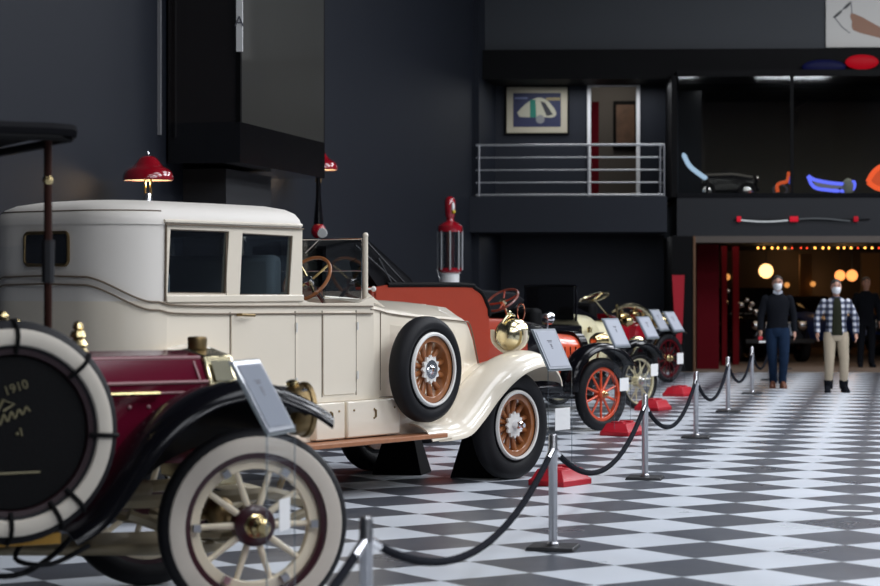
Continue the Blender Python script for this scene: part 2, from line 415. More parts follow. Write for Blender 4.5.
# portal room
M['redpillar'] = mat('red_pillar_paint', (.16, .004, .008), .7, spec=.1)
struct(MB().bb((xj-.6, 57, 0), (16, 57.2, zph)), 'wall_portal_back', 'dimtan')
struct(MB().bb((xj-.8, 43.8, 0), (xj-.6, 57, zph)), 'wall_portal_left', 'deepred')
struct(MB().bb((xj-.6, 43.8, zph-.02), (16, 57.2, zph)), 'ceiling_portal', 'dark')
for k, (a, c, yy) in enumerate(((697, 719, 42.2), (722, 727, 44.2), (733, 739, 44.6))):
    q0, q1 = on_y(a, 300, yy), on_y(c, 300, yy)
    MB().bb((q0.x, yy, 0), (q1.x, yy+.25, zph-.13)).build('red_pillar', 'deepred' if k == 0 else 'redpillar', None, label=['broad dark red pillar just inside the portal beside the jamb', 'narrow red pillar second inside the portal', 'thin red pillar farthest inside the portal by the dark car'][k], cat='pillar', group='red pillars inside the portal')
for k, (a, c, yy) in enumerate(((800, 812, 56), (862, 880, 54))):
    q0, q1 = on_y(a, 300, yy), on_y(c, 300, yy)
    MB().bb((q0.x, yy, 0), (q1.x, yy+.25, zph-.13)).build('trim_column', mat('ochre_column', (.28, .16, .05), .7), None, kind='structure')
fa_end()
# vitrine high on the left wall
xv = -6.905; yv0, yv1 = 22.8, 26.4
zv0, zv1 = 2.93, 3.37
XS = XW; XW = XW+.03
v = empty('showcase', (XW, yv0, zv0), 0, 'tall black glass showcase box projecting from the dark left wall', 'showcase')
def vb(lo, hi): return MB().bb([lo[0]-XW, lo[1]-yv0, lo[2]-zv0], [hi[0]-XW, hi[1]-yv0, hi[2]-zv0])
vb((XW, yv0, zv0), (xv, yv1, zv1)).build('base', 'gloss_black', v)
vb((XW, yv1-.05, zv1), (xv, yv1, 9.55)).build('end_panel', 'dark', v)
vb((XW, yv0, zv1), (xv-.02, yv0+.02, 9.55)).build('front_pane', mat('smoked_glass', (.012, .010, .010), .15, coat=.5), v)
vb((xv-.02, yv0+.02, zv1), (xv, yv1-.05, 9.55)).build('side_pane', mat('tinted_side_glass', (.036, .036, .031), .3, coat=.3, var=.15, bscale=1), v)
vb((xv-.04, yv0-.02, zv1), (xv+.01, yv0+.03, 9.55)).build('corner_post', 'dark', v)
q = on_x(240, 52, xv)
vb((xv-.03, yv0-.05, q.z), (xv+.04, yv0-.03, 9.55)).build('white_strip', 'white', v)
text('lettering', 'A', .16, (xv+.005-XW, -.055, q.z+.32-zv0), (PI/2, 0, 0), 'ink', v)
XW = XS
q = on_x(163, 135, XW+.05)
MB().bb((XW, q.y-.04, q.z), (XW+.035, q.y+.0, 9.6)).build('wall_conduit', mat('conduit_grey', (.22, .22, .23), .5), None, label='thin vertical grey conduit on the left wall by the showcase', cat='conduit')
q = on_y(262, 190, 26.0)
struct(MB().bb((XW, 23.4, 0), (XW+.5, 25.2, zv0-.03)), 'wall_pier', mat('pier_paint', (.014, .015, .018), .6))
fa_begin()
XR = on_y(476, 150, YF+.06).x
# balcony railing
yr = YF+.06
rl = empty('balcony_railing', (XR, yr, zb0), 0, 'steel balcony railing of thin horizontal bars above the recess', 'railing')
def rz_(px, py): q = on_y(px, py, yr); return q.x-XR, q.z-zb0
xr0 = .0; xr1 = rz_(664, 150)[0]
for k, yy in enumerate((145, 157.5, 170, 182.5, 195)):
    z = rz_(570, yy)[1]; xe = xr1 if k in (0, 4) else xr1-.12
    MB().tube([(xr0, 0, z), (xe, 0, z)], .022 if k in (0, 4) else .014, 8).build('rail', 'aluminium', rl)
    if k in (1, 2, 3): MB().tube([(xe, 0, z), (xr1, .1, z), (xr1, 1.6, z)], .014, 8).build('rail', 'aluminium', rl)
MB().tube([(xr1, 0, rz_(570, 145)[1]), (xr1, 1.6, rz_(570, 145)[1])], .02, 8).build('rail', 'aluminium', rl)
for px in (479, 588, 660, 664):
    x = rz_(px, 150)[0]; MB().tube([(x, 0, -.1), (x, 0, rz_(px, 144)[1])], .02, 8).build('post', 'steel', rl)
# framed scooter poster
c = on_y(537, 110, 42.96)
fp = empty('framed_poster', (c.x, 42.99, c.z), 0, 'cream matted blue poster of a white car in black frame on balcony wall', 'picture')
a0 = on_y(505, 86, 42.99); a1 = on_y(569, 135, 42.99); W2, H2 = (a1.x-a0.x)/2, (a0.z-a1.z)/2
MB().bb((-W2, -.05, -H2), (W2, 0, H2)).build('frame', 'dark', fp, bevel=.01)
MB().bb((-W2+.035, -.054, -H2+.035), (W2-.035, -.05, H2-.035)).build('mat_board', mat('mat_board', (.42, .38, .28), .7), fp)
MB().bb((-W2+.16, -.058, -H2+.15), (W2-.16, -.054, H2-.15)).build('print', mat('navy_print', (.014, .018, .06), .6), fp)
def flat(pts, y, t=.002): return MB().plate([(a*W2, b*H2) for a, b in pts], [], lambda x, z, tt: Vector((x, y-tt, z)), t)
pic = flat([tuple(v) [:2] for v in spline([(-.62, -.1, 0), (-.3, .3, 0), (.05, .5, 0), (.35, .35, 0), (.6, -.1, 0), (.5, -.3, 0), (.2, -.3, 0), (-.3, -.3, 0), (-.55, -.28, 0)], 4)], -.058)
pic.build('printed_car', mat('printed_cream', (.42, .4, .3), .7), fp)
MB().lathe([(0, 0), (.085, 0), (.085, .003), (0, .003)], c=(.1*W2, -.064, -.38*H2), axis='Y', n=20).build('printed_wheel', mat('printed_grey', (.2, .2, .2), .7), fp)
flat([(-.22, .4), (-.05, .42), (-.02, -.3), (-.22, -.3)], -.0605).build('printed_figure', mat('printed_green', (.01, .16, .11), .7), fp)
flat([(.1, .35), (.25, .3), (.5, -.2), (.3, -.25)], -.0605).build('printed_figure', mat('printed_black', (.03, .03, .035), .7), fp)
flat([(.28, .5), (.72, .5), (.72, .38), (.28, .38)], -.0605).build('printed_title', mat('printed_gold', (.25, .2, .1), .7), fp)
flat([(-.7, .52), (-.3, .52), (-.3, .44), (-.7, .44)], -.0605).build('printed_title', mat('printed_lilac', (.12, .14, .25), .7), fp)
# white advertisement with a hand and sunglasses
a0 = on_y(826, -30, 41.85); a1 = on_y(905, 47, 41.85)
pw, ph = a1.x-a0.x, a0.z-a1.z
ad = empty('wall_poster', (a0.x, 41.88, a1.z), 0, 'white wall poster with a hand holding sunglasses, top right', 'poster')
MB().bb((0, -.03, 0), (pw, 0, ph)).build('panel', mat('poster_white', (.62, .6, .56), .6), ad)
def adp(px, py): q = on_y(px, py, 41.85); return (q.x-a0.x, q.z-a1.z)
def adpl(pts, y): return MB().plate([adp(*p) for p in pts], [], lambda x, z, tt: Vector((x, y-tt, z)), .003)
adpl([(851, 13), (855, 14), (862, 17), (869, 21), (880, 27), (895, 33), (895, 44), (880, 38), (868, 35), (860, 33), (853, 30), (851.5, 26), (852, 22), (850, 17)], -.03).build('printed_hand', mat('printed_skin', (.33, .18, .12), .7), ad)
for pts in (((833, 17), (836, 14), (841, 10), (842, 12), (838, 16), (834, 18.5)), ((843, 8), (847, 4), (851, 1), (850, 5), (847, 8), (844, 9.5))):
    adpl(pts, -.03).build('printed_lens', mat('lens_print', (.08, .08, .08), .7), ad)
for pts in (((851, 2), (852, 13)), ((835, 18), (842, 27), (850, 33)), ((841, 11), (844, 8.5))):
    MB().tube([Vector((adp(*p)[0], -.033, adp(*p)[1])) for p in pts], .008, 6).build('printed_wire', 'ink', ad)
fa_end()
# ceiling lamps of the hall: long luminous panels (skylight boxes)
lampm = emis('ceiling_panel_glow', (1, .97, .93), 1.0)
LAMPS = []
def area(loc, sx, sy, e, c=(.95, .985, 1.05), rot=(0, 0, 0), name='lamp'):
    l = bpy.data.lights.new(name, 'AREA'); l.shape = 'RECTANGLE'; l.size = sx; l.size_y = sy; l.energy = e; l.color = c
    o = bpy.data.objects.new(name, l); col.objects.link(o); o.location = loc; o.rotation_euler = rot; return o
k = 0
for y in (2, 10, 18, 26, 34):
    for x in (-.5, 4.5, 9.5):
        MB().bb((x-1.3, y-2.2, 9.45), (x+1.3, y+2.2, 9.6)).build('trim_ceiling_panel', 'white', None, kind='structure')
        area((x, y, 9.4), 2.6, 4.4, LE*{2: 1.0, 10: .8, 18: 1.2, 26: 1.35, 34: 1.5}[y]*(1.15 if x > 0 else .4), name='ceiling_panel_light')
def point(loc, e, c, r=.05):
    l = bpy.data.lights.new('bulb_light', 'POINT'); l.energy = e; l.color = c; l.shadow_soft_size = r
    o = bpy.data.objects.new('bulb_light', l); col.objects.link(o); o.location = loc
fa_begin()
area(((XF+xb1)/2+1, 42.2, zlin0-.06), 2.6, .8, 26, name='balcony_fill_light')  # unseen fill lamp added to lift the balcony's rear wall
area((xd0+.5, 44.5, zd+.5), 1.2, .8, 22, c=(1, .9, .8), name='back_room_light')
area((xg0+4, 43.0, zg1-.06), 7, .8, 70, c=(1, .97, .9), name='gallery_fill_light')  # fill lamp added out of view so the gallery interior shows
MB().bb((xg0, 42.5, zg1-.15), (16, 42.55, zg1)).build('trim_gallery_valance', 'dark', None, kind='structure')  # baffle added only to hide the gallery fill lamp
area((xj+4, 44, zph-.05), 7, 2.5, 28, c=(1, .8, .62), name='portal_fill_light')  # warm unseen fill lamp, added to lighten the portal carpet
area(((XF+xb1)/2+.8, 42.3, zb1-.05), 3.2, .8, 10, name='under_balcony_fill_light')  # added fill lamp, unseen, brightening the recess below the slab
fa_end()
# floor label
q = G(850, 511)
MB().plate(rrect(-.16, -.05, .16, .05, .045), [], lambda x, y, t: Vector((x, y, .0008+t)), .0015).build('floor_sticker', mat('sticker', (.55, .56, .57), .5), None, label='small pale oval sticker stuck on the tiled floor right of the ropes', cat='sticker').location = (q.x, q.y, 0)
fa_begin()
# ---------------- portal contents
bl = empty('string_lights', on_y(757, 248, 42.0), 0, 'string of small red and yellow bulbs under the portal header', 'string lights')
q0 = on_y(757, 248, 42.0)
me_r = MB().ball((0, 0, 0), .016, 8).mesh('bulb', emis('red_bulb', (1, .08, .03), 2.5)); me_y = MB().ball((0, 0, 0), .022, 8).mesh('bulb', emis('amber_bulb', (1, .45, .08), 4))
MB().tube([(0, 0, .03), (3.6, 0, .03)], .006, 5).build('cable', 'iron', bl)
for px in (758, 764, 772, 778, 785, 792, 801, 807, 815, 823, 829, 838, 844, 851, 858, 865, 872, 879, 886):
    x = on_y(px, 248, 42.0).x-q0.x; i = int(px*7) % 3
    o = bpy.data.objects.new('bulb', me_r if i == 0 else me_y); col.objects.link(o); o.parent = bl; o.location = (x, 0, 0)
for px, py, r, Y, s, lb in ((766, 271, 7.2, 50, 14, 'large glowing globe lamp left of the pair in the portal'), (840, 275.5, 5.4, 52, 9, 'left globe of the amber lamp pair behind the plaid shirt man'), (852, 275.5, 5.8, 52, 9, 'right globe of the amber lamp pair behind the plaid shirt man')):
    q = P(px, py, Y); g = empty('globe_lamp', q, 0, lb, 'lamp', 'glowing globe lamps in the portal')
    MB().ball((0, 0, 0), r*Y/FPX, 20).build('globe', emis('globe_glow', (1, .55, .2) if px < 800 else (1, .33, .09), 3.0 if px < 800 else 1.8), g)
    MB().tube([(0, 0, r*Y/FPX), (0, 0, zph-.02-q.z)], .012, 6).build('cord', 'iron', g)
    point(q - Vector((0, .3, .1)), 4, (1, .6, .3), .15)
for px, py, Y in ((727, 272, 47), (820, 283, 56), (786, 262, 56)):
    point(P(px, py, Y), 3, (1, .55, .25), .1)
bm_ = emis('small_amber', (1, .4, .1), .8)
for i, (px, py, Y) in enumerate(((727, 277, 44.9), (813, 284, 55.5), (787, 285, 55.5))):
    q = P(px, py, Y); MB().ball((0, 0, 0), .07, 12).build('wall_lamp', bm_, None, label=['small amber lamp glowing beside the second red pillar', 'tiny amber lamp deep in the portal right of the tall man', 'faint amber lamp deep in the portal above the tall man shoulder'][i], cat='lamp', group='small amber lamps in the portal').location = q
# back bar shelving with bottles (dim)
fa_end()
# =====================================================================  CREAM LIMOUSINE
cr = Car('vintage_limousine', .58, 18.26, .72, 54, 'cream vintage limousine with brown wooden wheels and side mounted spare tyre')
E0 = cr.e; L = cr.L; q = cr.q
def V(u, v, z): return Vector((u, -v, z))
creamw = dict(ri=.30, ww=(.262, .292), wwm='whitepaint', ring=(.27, .30, 'rubber'), fel=(.213, .266), fw=.125, m='wood', n=12, hub=.07, sr=(.021, .026), star=.1, hm='whitepaint', cap=.038, cl=.13, hex=True, cm='chrome')
wheel(E0, 0, .72, .45, .455, .17, creamw, steer=R(-3))
wheel(E0, 0, -.72, .45, .45, .17, creamw)
wheel(E0, -3.95, .72, .45, .45, .17, creamw, 'rear_wheel')
wheel(E0, -3.95, -.72, .45, .45, .17, creamw, 'rear_wheel')
# chassis and axles
c = MB(); c.box((-1.85, .4, .5), (4.6, .06, .09)); c.box((-1.85, -.4, .5), (4.6, .06, .09)); c.box((-.6, 0, .5), (.08, .8, .07)); c.box((-3.0, 0, .5), (.08, .8, .07))
c.tube([V(0, -.66, .42), V(0, .66, .42)], .03); c.tube([V(-3.95, -.66, .44), V(-3.95, .66, .44)], .05)
for s in (-.4, .4): c.tube(spline([(-.55, s, .46), (0, s, .40), (.5, s, .46)], 5), .022); c.tube(spline([(-4.2, s, .46), (-3.95, s, .40), (-3.1, s, .46)], 5), .022)
c.build('chassis', 'iron', E0)
# lower body (with cowl and scuttle hood) - cross sections
def bsec(u, w, z0, z1, crown, r=.05, bot=0):
    # half-section from lower near to upper near, mirrored
    h = [(w-bot, z0), (w, z0+.12), (w, z1-r), (w-r*.35, z1-r*.3), (w-r, z1), (w*.5, z1+crown*.75), (0, z1+crown)]
    return [V(u, a, z) for a, z in h] + [V(u, -a, z) for a, z in h[-2::-1]]
zs = .74
MB().loft([bsec(-4.12, .70, zs, 1.5, 0, .02), bsec(-2.72, .70, zs, 1.5, 0, .02)]).build('body', 'cream', E0)
MB().loft([bsec(-2.72, .66, zs, 1.2, 0, .02), bsec(-1.86, .64, zs, 1.2, 0, .02)]).build('front_floor', 'redleather', E0)
for s in (1, -1):
    pts = [(-2.72, zs), (-1.82, zs), (-1.82, 1.52)] + [(u, z) for u, z in ((-1.92, 1.5), (-2.0, 1.475), (-2.45, 1.475), (-2.6, 1.485), (-2.72, 1.52))]
    MB().plate(pts, [], lambda a, b_, t, s=s: V(a, s*(.70-t), b_), .04).build('front_side_panel', 'cream', E0)
# cowl + hood
hs = [(-1.86, .70, .74, 1.47, .04), (-1.7, .67, .74, 1.455, .06), (-1.5, .62, .74, 1.43, .085), (-1.0, .53, .74, 1.395, .10), (-.5, .45, .74, 1.37, .10), (-.18, .385, .74, 1.35, .095), (-.08, .36, .74, 1.315, .085), (.0, .34, .72, 1.22, .08), (.12, .31, .7, 1.0, .07), (.22, .29, .66, .82, .06)]
MB().loft([bsec(a, b_, c_, d, e_, .07) for a, b_, c_, d, e_ in hs]).build('hood', 'cream', E0)
for s in (1, -1):
    lines(E0, 'coach_line', spline([V(a, s*(b_+.002), d-.045) for a, b_, c_, d, e_ in hs if a < -.1] + [V(a, s*(b_+.0), d-.02) for a, b_, c_, d, e_ in hs if a > -.1], 3), .006, 'trimline')
    lines(E0, 'coach_line', [V(-1.70, s*.668, .80), V(-1.70, s*.672, 1.40)], .005, 'trimline')
    MB().plate([(-1.62, .84), (-.98, .84), (-.4, .84), (-.4, 1.24), (-.98, 1.26), (-1.62, 1.31)], [], lambda a, b_, t, s=s: V(a, s*((.535 + (-1.0-a)*.15 if a < -1 else .535-(a+1)*.165)+t), b_), .012).build('hood_side_panel', 'cream', E0)
lines(E0, 'hood_hinge', [V(-1.55, 0, 1.518), V(-.2, 0, 1.44)], .008, 'cream')
# running boards, valance and toolboxes
for s in (1, -1):
    MB().box(V(-2.28, s*.8, .435), (2.25, .24, .035)).build('running_board', 'board', E0, bevel=.006)
    MB().box(V(-2.28, s*.66, .60), (2.2, .07, .29)).build('valance', 'cream', E0)
ub = [q(x, 430, .71)[0] for x in (262, 298, 303, 312, 341, 396)]
for a, b_ in ((ub[0], ub[1]), (ub[3]-.01, ub[4]), (ub[4]+.02, ub[5])):
    t = MB().box(V((a+b_)/2, .72, .60), (b_-a-.01, .07, .275)).build('toolbox', 'cream', E0, bevel=.012)
    MB().tube([V((a+b_)/2-.01, .76, .67), V((a+b_)/2+.012, .762, .66), V((a+b_)/2+.012, .762, .61), V((a+b_)/2-.01, .76, .6)], .007, 6).build('latch', 'oldbrass', t)
    MB().ball(V(a+.08, .757, .67), .009, 8).build('rivet', 'oldbrass', t); MB().ball(V(b_-.08, .757, .67), .009, 8).build('rivet', 'oldbrass', t)
lines(E0, 'coach_line', [V(-4.3, .705, .745), V(-1.2, .66, .745)], .007, 'trimline')
# cab: side plates with window openings
ZT = 2.05
w1 = [q(x, y, .7) for x, y in ((167, 293.3), (225.3, 293.8), (228.8, 231.3), (170, 229))]
w2 = [q(x, y, .7) for x, y in ((239.3, 295), (289, 295.3), (292.5, 235.8), (242, 233))]
def glz(w, s, nm):
    return MB().plate(w, [], lambda a, b_, t, s=s: V(a, s*(.685-t), b_), .006).build(nm, 'glass', E0)
for s in (1, -1):
    out = [(-4.13, 1.49), (-2.68, 1.5), (-2.68, ZT-.03), (-2.72, ZT), (-4.13, ZT)]
    MB().plate(out, [w1, w2], lambda a, b_, t, s=s: V(a, s*(.705-t), b_), .045).build('side_pillar_panel', 'cream', E0, ang=30)
    g1 = glz(w1, s, 'rear_side_window'); g2 = glz(w2, s, 'front_side_window')
    for w_, g in ((w1, g1), (w2, g2)):
        MB().tube([V(a, s*.69, b_) for a, b_ in w_], .010, 6, closed=True).build('window_frame', 'trimline', g)
    # cornice above windows
    lines(E0, 'cornice', [V(-4.16, s*.72, ZT-.005), V(-2.70, s*.715, ZT-.005)], .012, 'cream')
    lines(E0, 'coach_line', [V(-4.15, s*.722, ZT-.028), V(-2.68, s*.717, ZT-.03)], .006, 'trimline')
    lines(E0, 'coach_line', [V(-4.14, s*.709, 1.5), V(-4.13, s*.709, ZT)], .008, 'trimline')
    lines(E0, 'coach_line', [V(-3.52, s*.709, 1.5), V(-3.52, s*.709, ZT-.08)], .003, 'trimline')
    MB().box(V(-3.4, s*.708, 1.515), (1.46, .014, .05)).build('window_sill', 'cream', E0, bevel=.01)
MB().bb((-2.70, -.66, 1.5), (-2.66, .66, 1.56)).bb((-2.70, -.66, 1.98), (-2.66, .66, ZT)).bb((-2.7, -.03, 1.5), (-2.66, .03, 2.0)).build('division_frame', 'cream', E0)
MB().bb((-2.685, -.66, 1.55), (-2.68, .66, 1.98)).build('division_glass', 'glass', E0)
# rear quarter shell in plan: wraps round the back
def plan(u0, u1, w, r, n=7, close=False):
    o = [(u0, w)]
    for k in range(n+1): a = R(90*k/n); o.append((u1 + r - r*math.sin(a), w - r + r*math.cos(a)))
    return o + [(a, -b_) for a, b_ in reversed(o)]
pl = plan(-4.12, -4.58, .70, .40); pin = plan(-4.12, -4.54, .66, .37)
secs = []
for z, dw in ((1.5, 0), (1.8, 0), (2.0, 0), (ZT, 0)):
    secs.append([V(a + 0, b_ * (1+dw), z) for a, b_ in pl])
mo = MB(); m_ = len(pl)
ins = [[V(a, b_, z) for a, b_ in pin] for z in (1.5, 1.8, 2.0, ZT)]
mo.loft([x + y[::-1] for x, y in zip(secs, ins)]).build('rear_quarter', 'roofcloth', E0)
# lower rear follows same plan
def rsec(z, g=0): return [V(a, b_, z) for a, b_ in plan(-4.12, -4.58-g, .703+g, .40)]
MB().loft([rsec(.78, -.05), rsec(.95), rsec(1.5)]).build('rear_panel', 'cream', E0)
# rear window
pw0 = V(-4.585, .0, 1.855)
rw = MB().plate(rrect(-.20, -.10, .20, .10, .03), [], lambda a, b_, t: Vector((-4.583-t, a-.03, 1.855+b_)), .008).build('rear_window', mat('dark_rear_glass', (.02, .022, .026), .08, coat=.5), E0)
MB().tube([Vector((-4.59, a-.03, 1.855+b_)) for a, b_ in rrect(-.21, -.11, .21, .11, .035)], .012, 8, closed=True).build('window_frame', 'oldbrass', rw)
# belt mouldings: swoop from the raised rear belt down to the side belt
def belt(dz):
    near = [V(-1.85, .712, 1.447+dz), V(-2.7, .712, 1.455+dz), V(-3.6, .712, 1.462+dz), V(-4.05, .714, 1.472+dz), V(-4.18, .712, 1.49+dz)]
    pp = plan(-4.2, -4.585, .708, .38)
    cnr = []
    for i, (a, b_) in enumerate(pp[1:9]): cnr.append(V(a, b_, 1.495+dz + .17*(lambda t: t*t*(3-2*t))(min(1, max(0, (i-.5)/6)))))
    ctr = [V(-4.60, 0, 1.672+dz)]
    half = near + cnr
    return half + ctr + [Vector((p.x, -p.y, p.z)) for p in reversed(half)]
lines(E0, 'belt_moulding', spline(belt(0), 3), .007, 'trimline'); lines(E0, 'belt_moulding', spline(belt(-.055), 3), .007, 'trimline')
# roof dome
def rp(ins, z):
    o = []; u0, u1, w_ = -4.585+ins, -2.635-ins*.7, .712-ins
    for cu, cv_, r0, a0 in ((u1, 1, .10, 0), (u0, 1, .40, 90), (u0, -1, .40, 180), (u1, -1, .10, 270)):
        r0 = max(.02, min(r0, w_-.01)) if ins < .3 else max(.02, w_*.9)
        for k in range(9):
            a = R(a0+90*k/8); o.append(V((cu-r0 if cu == u1 else cu+r0) + r0*math.cos(a), cv_*(w_-r0) + r0*math.sin(a), z))
    return o
MB().loft([rp(.0, ZT-.03), rp(.0, ZT+.0), rp(.010, ZT+.035), rp(.04, ZT+.078), rp(.10, ZT+.11), rp(.22, ZT+.135), rp(.42, ZT+.15), rp(.69, ZT+.155)]).build('roof', 'roofcloth', E0, ang=80)
lines(E0, 'roof_seam', [Vector((p.x, p.y, p.z+.001)) for p in rp(.028, ZT+.062) if p.x < -4.15], .005, 'trimline')
# interior
si = MB(); si.box(V(-4.1, 0, 1.25), (.25, 1.25, .95)); si.box(V(-3.8, 0, 1.0), (.6, 1.25, .3)); si.build('rear_seat', 'greyseat', E0, bevel=.05)
MB().box(V(-2.85, 0, 1.48), (.14, 1.22, .70)).build('front_seat', 'greyseat', E0, bevel=.05)
MB().bb((-4.4, -.62, ZT-.08), (-2.75, .62, ZT-.03)).build('headliner', 'leather', E0)
# doors: raised skins with gaps, hinges, handle
def door(x0, x1, yb, nm='door'):
    u0, u1 = q(x0, 350, .7)[0], q(x1, 350, .7)[0]
    d = MB().plate(rrect(u0+.008, .79, u1-.008, 1.41, .02, 2), [], lambda a, b_, t: V(a, .698+t, b_), .010).build(nm, 'cream', E0, bevel=.004)
    lines(d, 'shut_line', [V(u0, .700, .78), V(u0, .700, 1.42)], .005, 'trimline')
    lines(d, 'shut_line', [V(u1, .700, .78), V(u1, .700, 1.42)], .005, 'trimline')
    return d, u0, u1
d, u0, u1 = door(230, 295, 0)
h_ = MB().tube([V(u0+.06, .715, 1.40), V(u0+.06, .755, 1.40), V(u0+.20, .755, 1.395)], .011, 8).build('door_handle', 'oldbrass', d)
for z in (1.3, .9): MB().tube([V(u1, .715, z-.035), V(u1, .715, z+.035)], .009, 8).build('hinge', 'whitepaint', d)
d, u0, u1 = door(322, 356, 0)
for z in (1.3, .93): MB().tube([V(u1, .715, z-.03), V(u1, .715, z+.03)], .009, 8).build('hinge', 'whitepaint', d)
# fenders
lip = [(-1.36, .43), (-1.1, .435)] + [q(x, y, .92) for x, y in ((439.5, 437.6), (467.6, 433), (482.6, 418), (497.7, 397), (512.7, 380), (527.7, 368.5), (544.6, 362.6), (556, 367), (562, 376), (564, 385))]
fender(cr, lip, .46, .92, .10, 'cream', 'front_fender', lip=.02)
fender(cr, lip, -.46, -.92, .10, 'cream', 'front_fender', lip=.02)
# apron between fender and hood
for s in (1, -1):
    up = spline([(a, 0, b_) for a, b_ in lip], 6)
    secs = []
    for p in up:
        zi = p.z + .04; secs.append([V(p.x, s*.50, zi), V(p.x, s*.50, zi-.02), V(p.x, s*.30, max(zi-.07, .62)), V(p.x, s*.30, max(zi-.05, .64))])
    MB().loft(secs).build('fender_apron', 'cream', E0, ang=60)
rl_ = [(-4.6, .60), (-4.5, .85), (-4.27, 1.05), (-3.95, 1.14), (-3.63, 1.05), (-3.35, .8), (-3.23, .5)]
fender(cr, rl_, .60, .90, .07, 'cream', 'rear_fender', lip=.02)
fender(cr, rl_, -.60, -.90, .07, 'cream', 'rear_fender', lip=.02)
# spare
us, zsp = q(434, 369.5, .93)
sp = dict(creamw); sp['cap'] = .04; sp['cl'] = .07; sp['cm'] = 'chrome'
wh = wheel(E0, us, .85, zsp, .412, .17, sp, 'spare_wheel')
MB().lathe([(0, -.06), (.075, -.06), (.08, -.03), (0, -.03)], axis='Y', n=12).build('clamp_plate', 'chrome', wh)
MB().tube([V(us, .45, zsp), V(us, .8, zsp)], .03).build('spare_mount', 'iron', E0)
wh = wheel(E0, us, -.85, zsp, .412, .17, sp, 'spare_wheel')
# windscreen
uw = -1.82
ws = MB().bb((uw-.003, -.6, 1.50), (uw+.003, .6, 1.965)).build('windscreen', 'clear', E0)
for s in (1, -1):
    MB().tube([V(uw, s*.62, 1.45), V(uw, s*.62, 1.98)], .020, 10).ball(V(uw, s*.62, 1.99), .024, 10).build('windscreen_post', 'cream', ws)
    MB().tube([V(uw-.01, s*.595, 1.48), V(uw-.01, s*.595, 1.97)], .009, 6).build('frame', 'chrome', ws)
MB().tube([V(uw, -.6, 1.967), V(uw, .6, 1.967)], .009, 8).build('frame', 'chrome', ws)
MB().tube([V(uw, -.6, 1.72), V(uw, .6, 1.72)], .005, 8).build('frame', 'chrome', ws)
MB().tube([V(uw-.02, .18, 1.965), V(uw-.03, .05, 1.86)], .005, 6).build('wiper', 'steel', ws)
MB().ball(V(uw+.05, .66, 1.58), .022, 10).tube([V(uw+.05, .66, 1.58), V(uw, .62, 1.58)], .008).build('side_knob', 'whitepaint', E0)
MB().plate([(uw-.02, 1.50), (uw+.25, 1.44), (uw+.02, 1.56)], [], lambda a, b_, t: V(a, .60+t, b_), .015).build('windscreen_stay', 'cream', E0)
# steering wheel
uu, zz = q(307, 279, .28)
steering_wheel(E0, V(uu, .28, zz), (-.80, 0, .6), .205, V(-1.6, .28, 1.2), 'wood', 'brass', 'chrome', n=4, th=.014, roll=.5)
MB().bb((-2.62, -.62, 1.2), (-2.2, .62, 1.32)).build('driver_seat', 'redleather', E0, bevel=.04)
# headlamp
for s in (1, -1):
    hu, hz_ = .30, 1.215
    if s > 0: hu, hz_ = q(511, 334.5, .55)
    hl = MB().lathe([(0, -.138), (.055, -.13), (.10, -.097), (.131, -.046), (.138, 0), (.136, .046), (.14, .055), (.138, .069), (.12, .072), (0, .072)], c=V(hu, s*.55, hz_), axis='X', n=32).build('headlamp', 'palebrass', E0)
    MB().lathe([(0, .079), (.13, .079), (.13, .085), (0, .09)], c=V(hu, s*.55, hz_), axis='X', n=32).build('lens', 'clear', hl)
    MB().tube(spline([V(hu-.03, s*(.55-.168), hz_+.04), V(hu-.03, s*(.55-.15), hz_-.07), V(hu-.03, s*.55, hz_-.155), V(hu-.03, s*(.55+.15), hz_-.07), V(hu-.03, s*(.55+.168), hz_+.04)], 5), .019, 8).build('fork', 'cream', hl)
    MB().tube([V(hu, s*.55, hz_-.17), V(hu+.02, s*.55, 1.02)], .018).build('fork_stem', 'cream', hl)
    MB().tube(spline([V(hu-.12, s*.55, hz_+.10), V(hu-.03, s*.55, hz_+.165), V(hu+.05, s*.55, hz_+.16)], 5), .014, 8).ball(V(hu-.03, s*.55, hz_+.185), .022, 10).build('vent_cap', 'palebrass', hl)
# jack stands under the chassis
for px, py, k in ((402, 473, 0), (480, 476, 1)):
    g = G(px, py)
    m_ = MB(); ws_, wt = .43, .20
    m_.box((0, 0, .22), (ws_, ws_, .44), taper=wt/ws_)
    m_.build('axle_stand', 'dark', None, bevel=.006, label=['black pyramid stand under the cream limousine, left of the pair', 'black pyramid stand beside the cream limousine front wheel'][k], cat='stand', group='black pyramid stands under the cream limousine').location = g

# =====================================================================  MAROON CAR
ma = Car('vintage_tourer', -.895, 10.54, .72, 28, 'maroon vintage car with black fender, cream spoked wheel and brass fittings')
E1 = ma.e; q = ma.q
mw = dict(ri=.345, ww=(.352, .430), ring=(.322, .351, 'maroon2'), fel=(.270, .324), fw=.05, m='wheelcream', n=10, ph=.0, hub=.10, sr=(.017, .014), hm='maroon2', cap=.046, cl=.15, cm='brass', lug=1)
wheel(E1, 0, .72, .46, .465, .13, mw, steer=R(-7))
wheel(E1, 0, -.72, .46, .46, .13, mw)
wheel(E1, -3.0, .72, .46, .46, .13, mw, 'rear_wheel'); wheel(E1, -3.0, -.72, .46, .46, .13, mw, 'rear_wheel')
c = MB()
for s in (1, -1):
    c.tube([V(-3.6, s*.38, .56), V(-.9, s*.38, .56), V(-.3, s*.36, .56), V(.25, s*.36, .57), V(.5, s*.36, .50)], .035, 6)
    c.tube(spline([V(-.5, s*.36, .50), V(-.25, s*.36, .41), V(0, s*.36, .385), V(.25, s*.36, .41), V(.5, s*.36, .49)], 4), .028, 6)
c.tube([V(0, -.62, .40), V(0, -.3, .36), V(0, .3, .36), V(0, .62, .40)], .03)
c.build('chassis', 'khaki', E1)
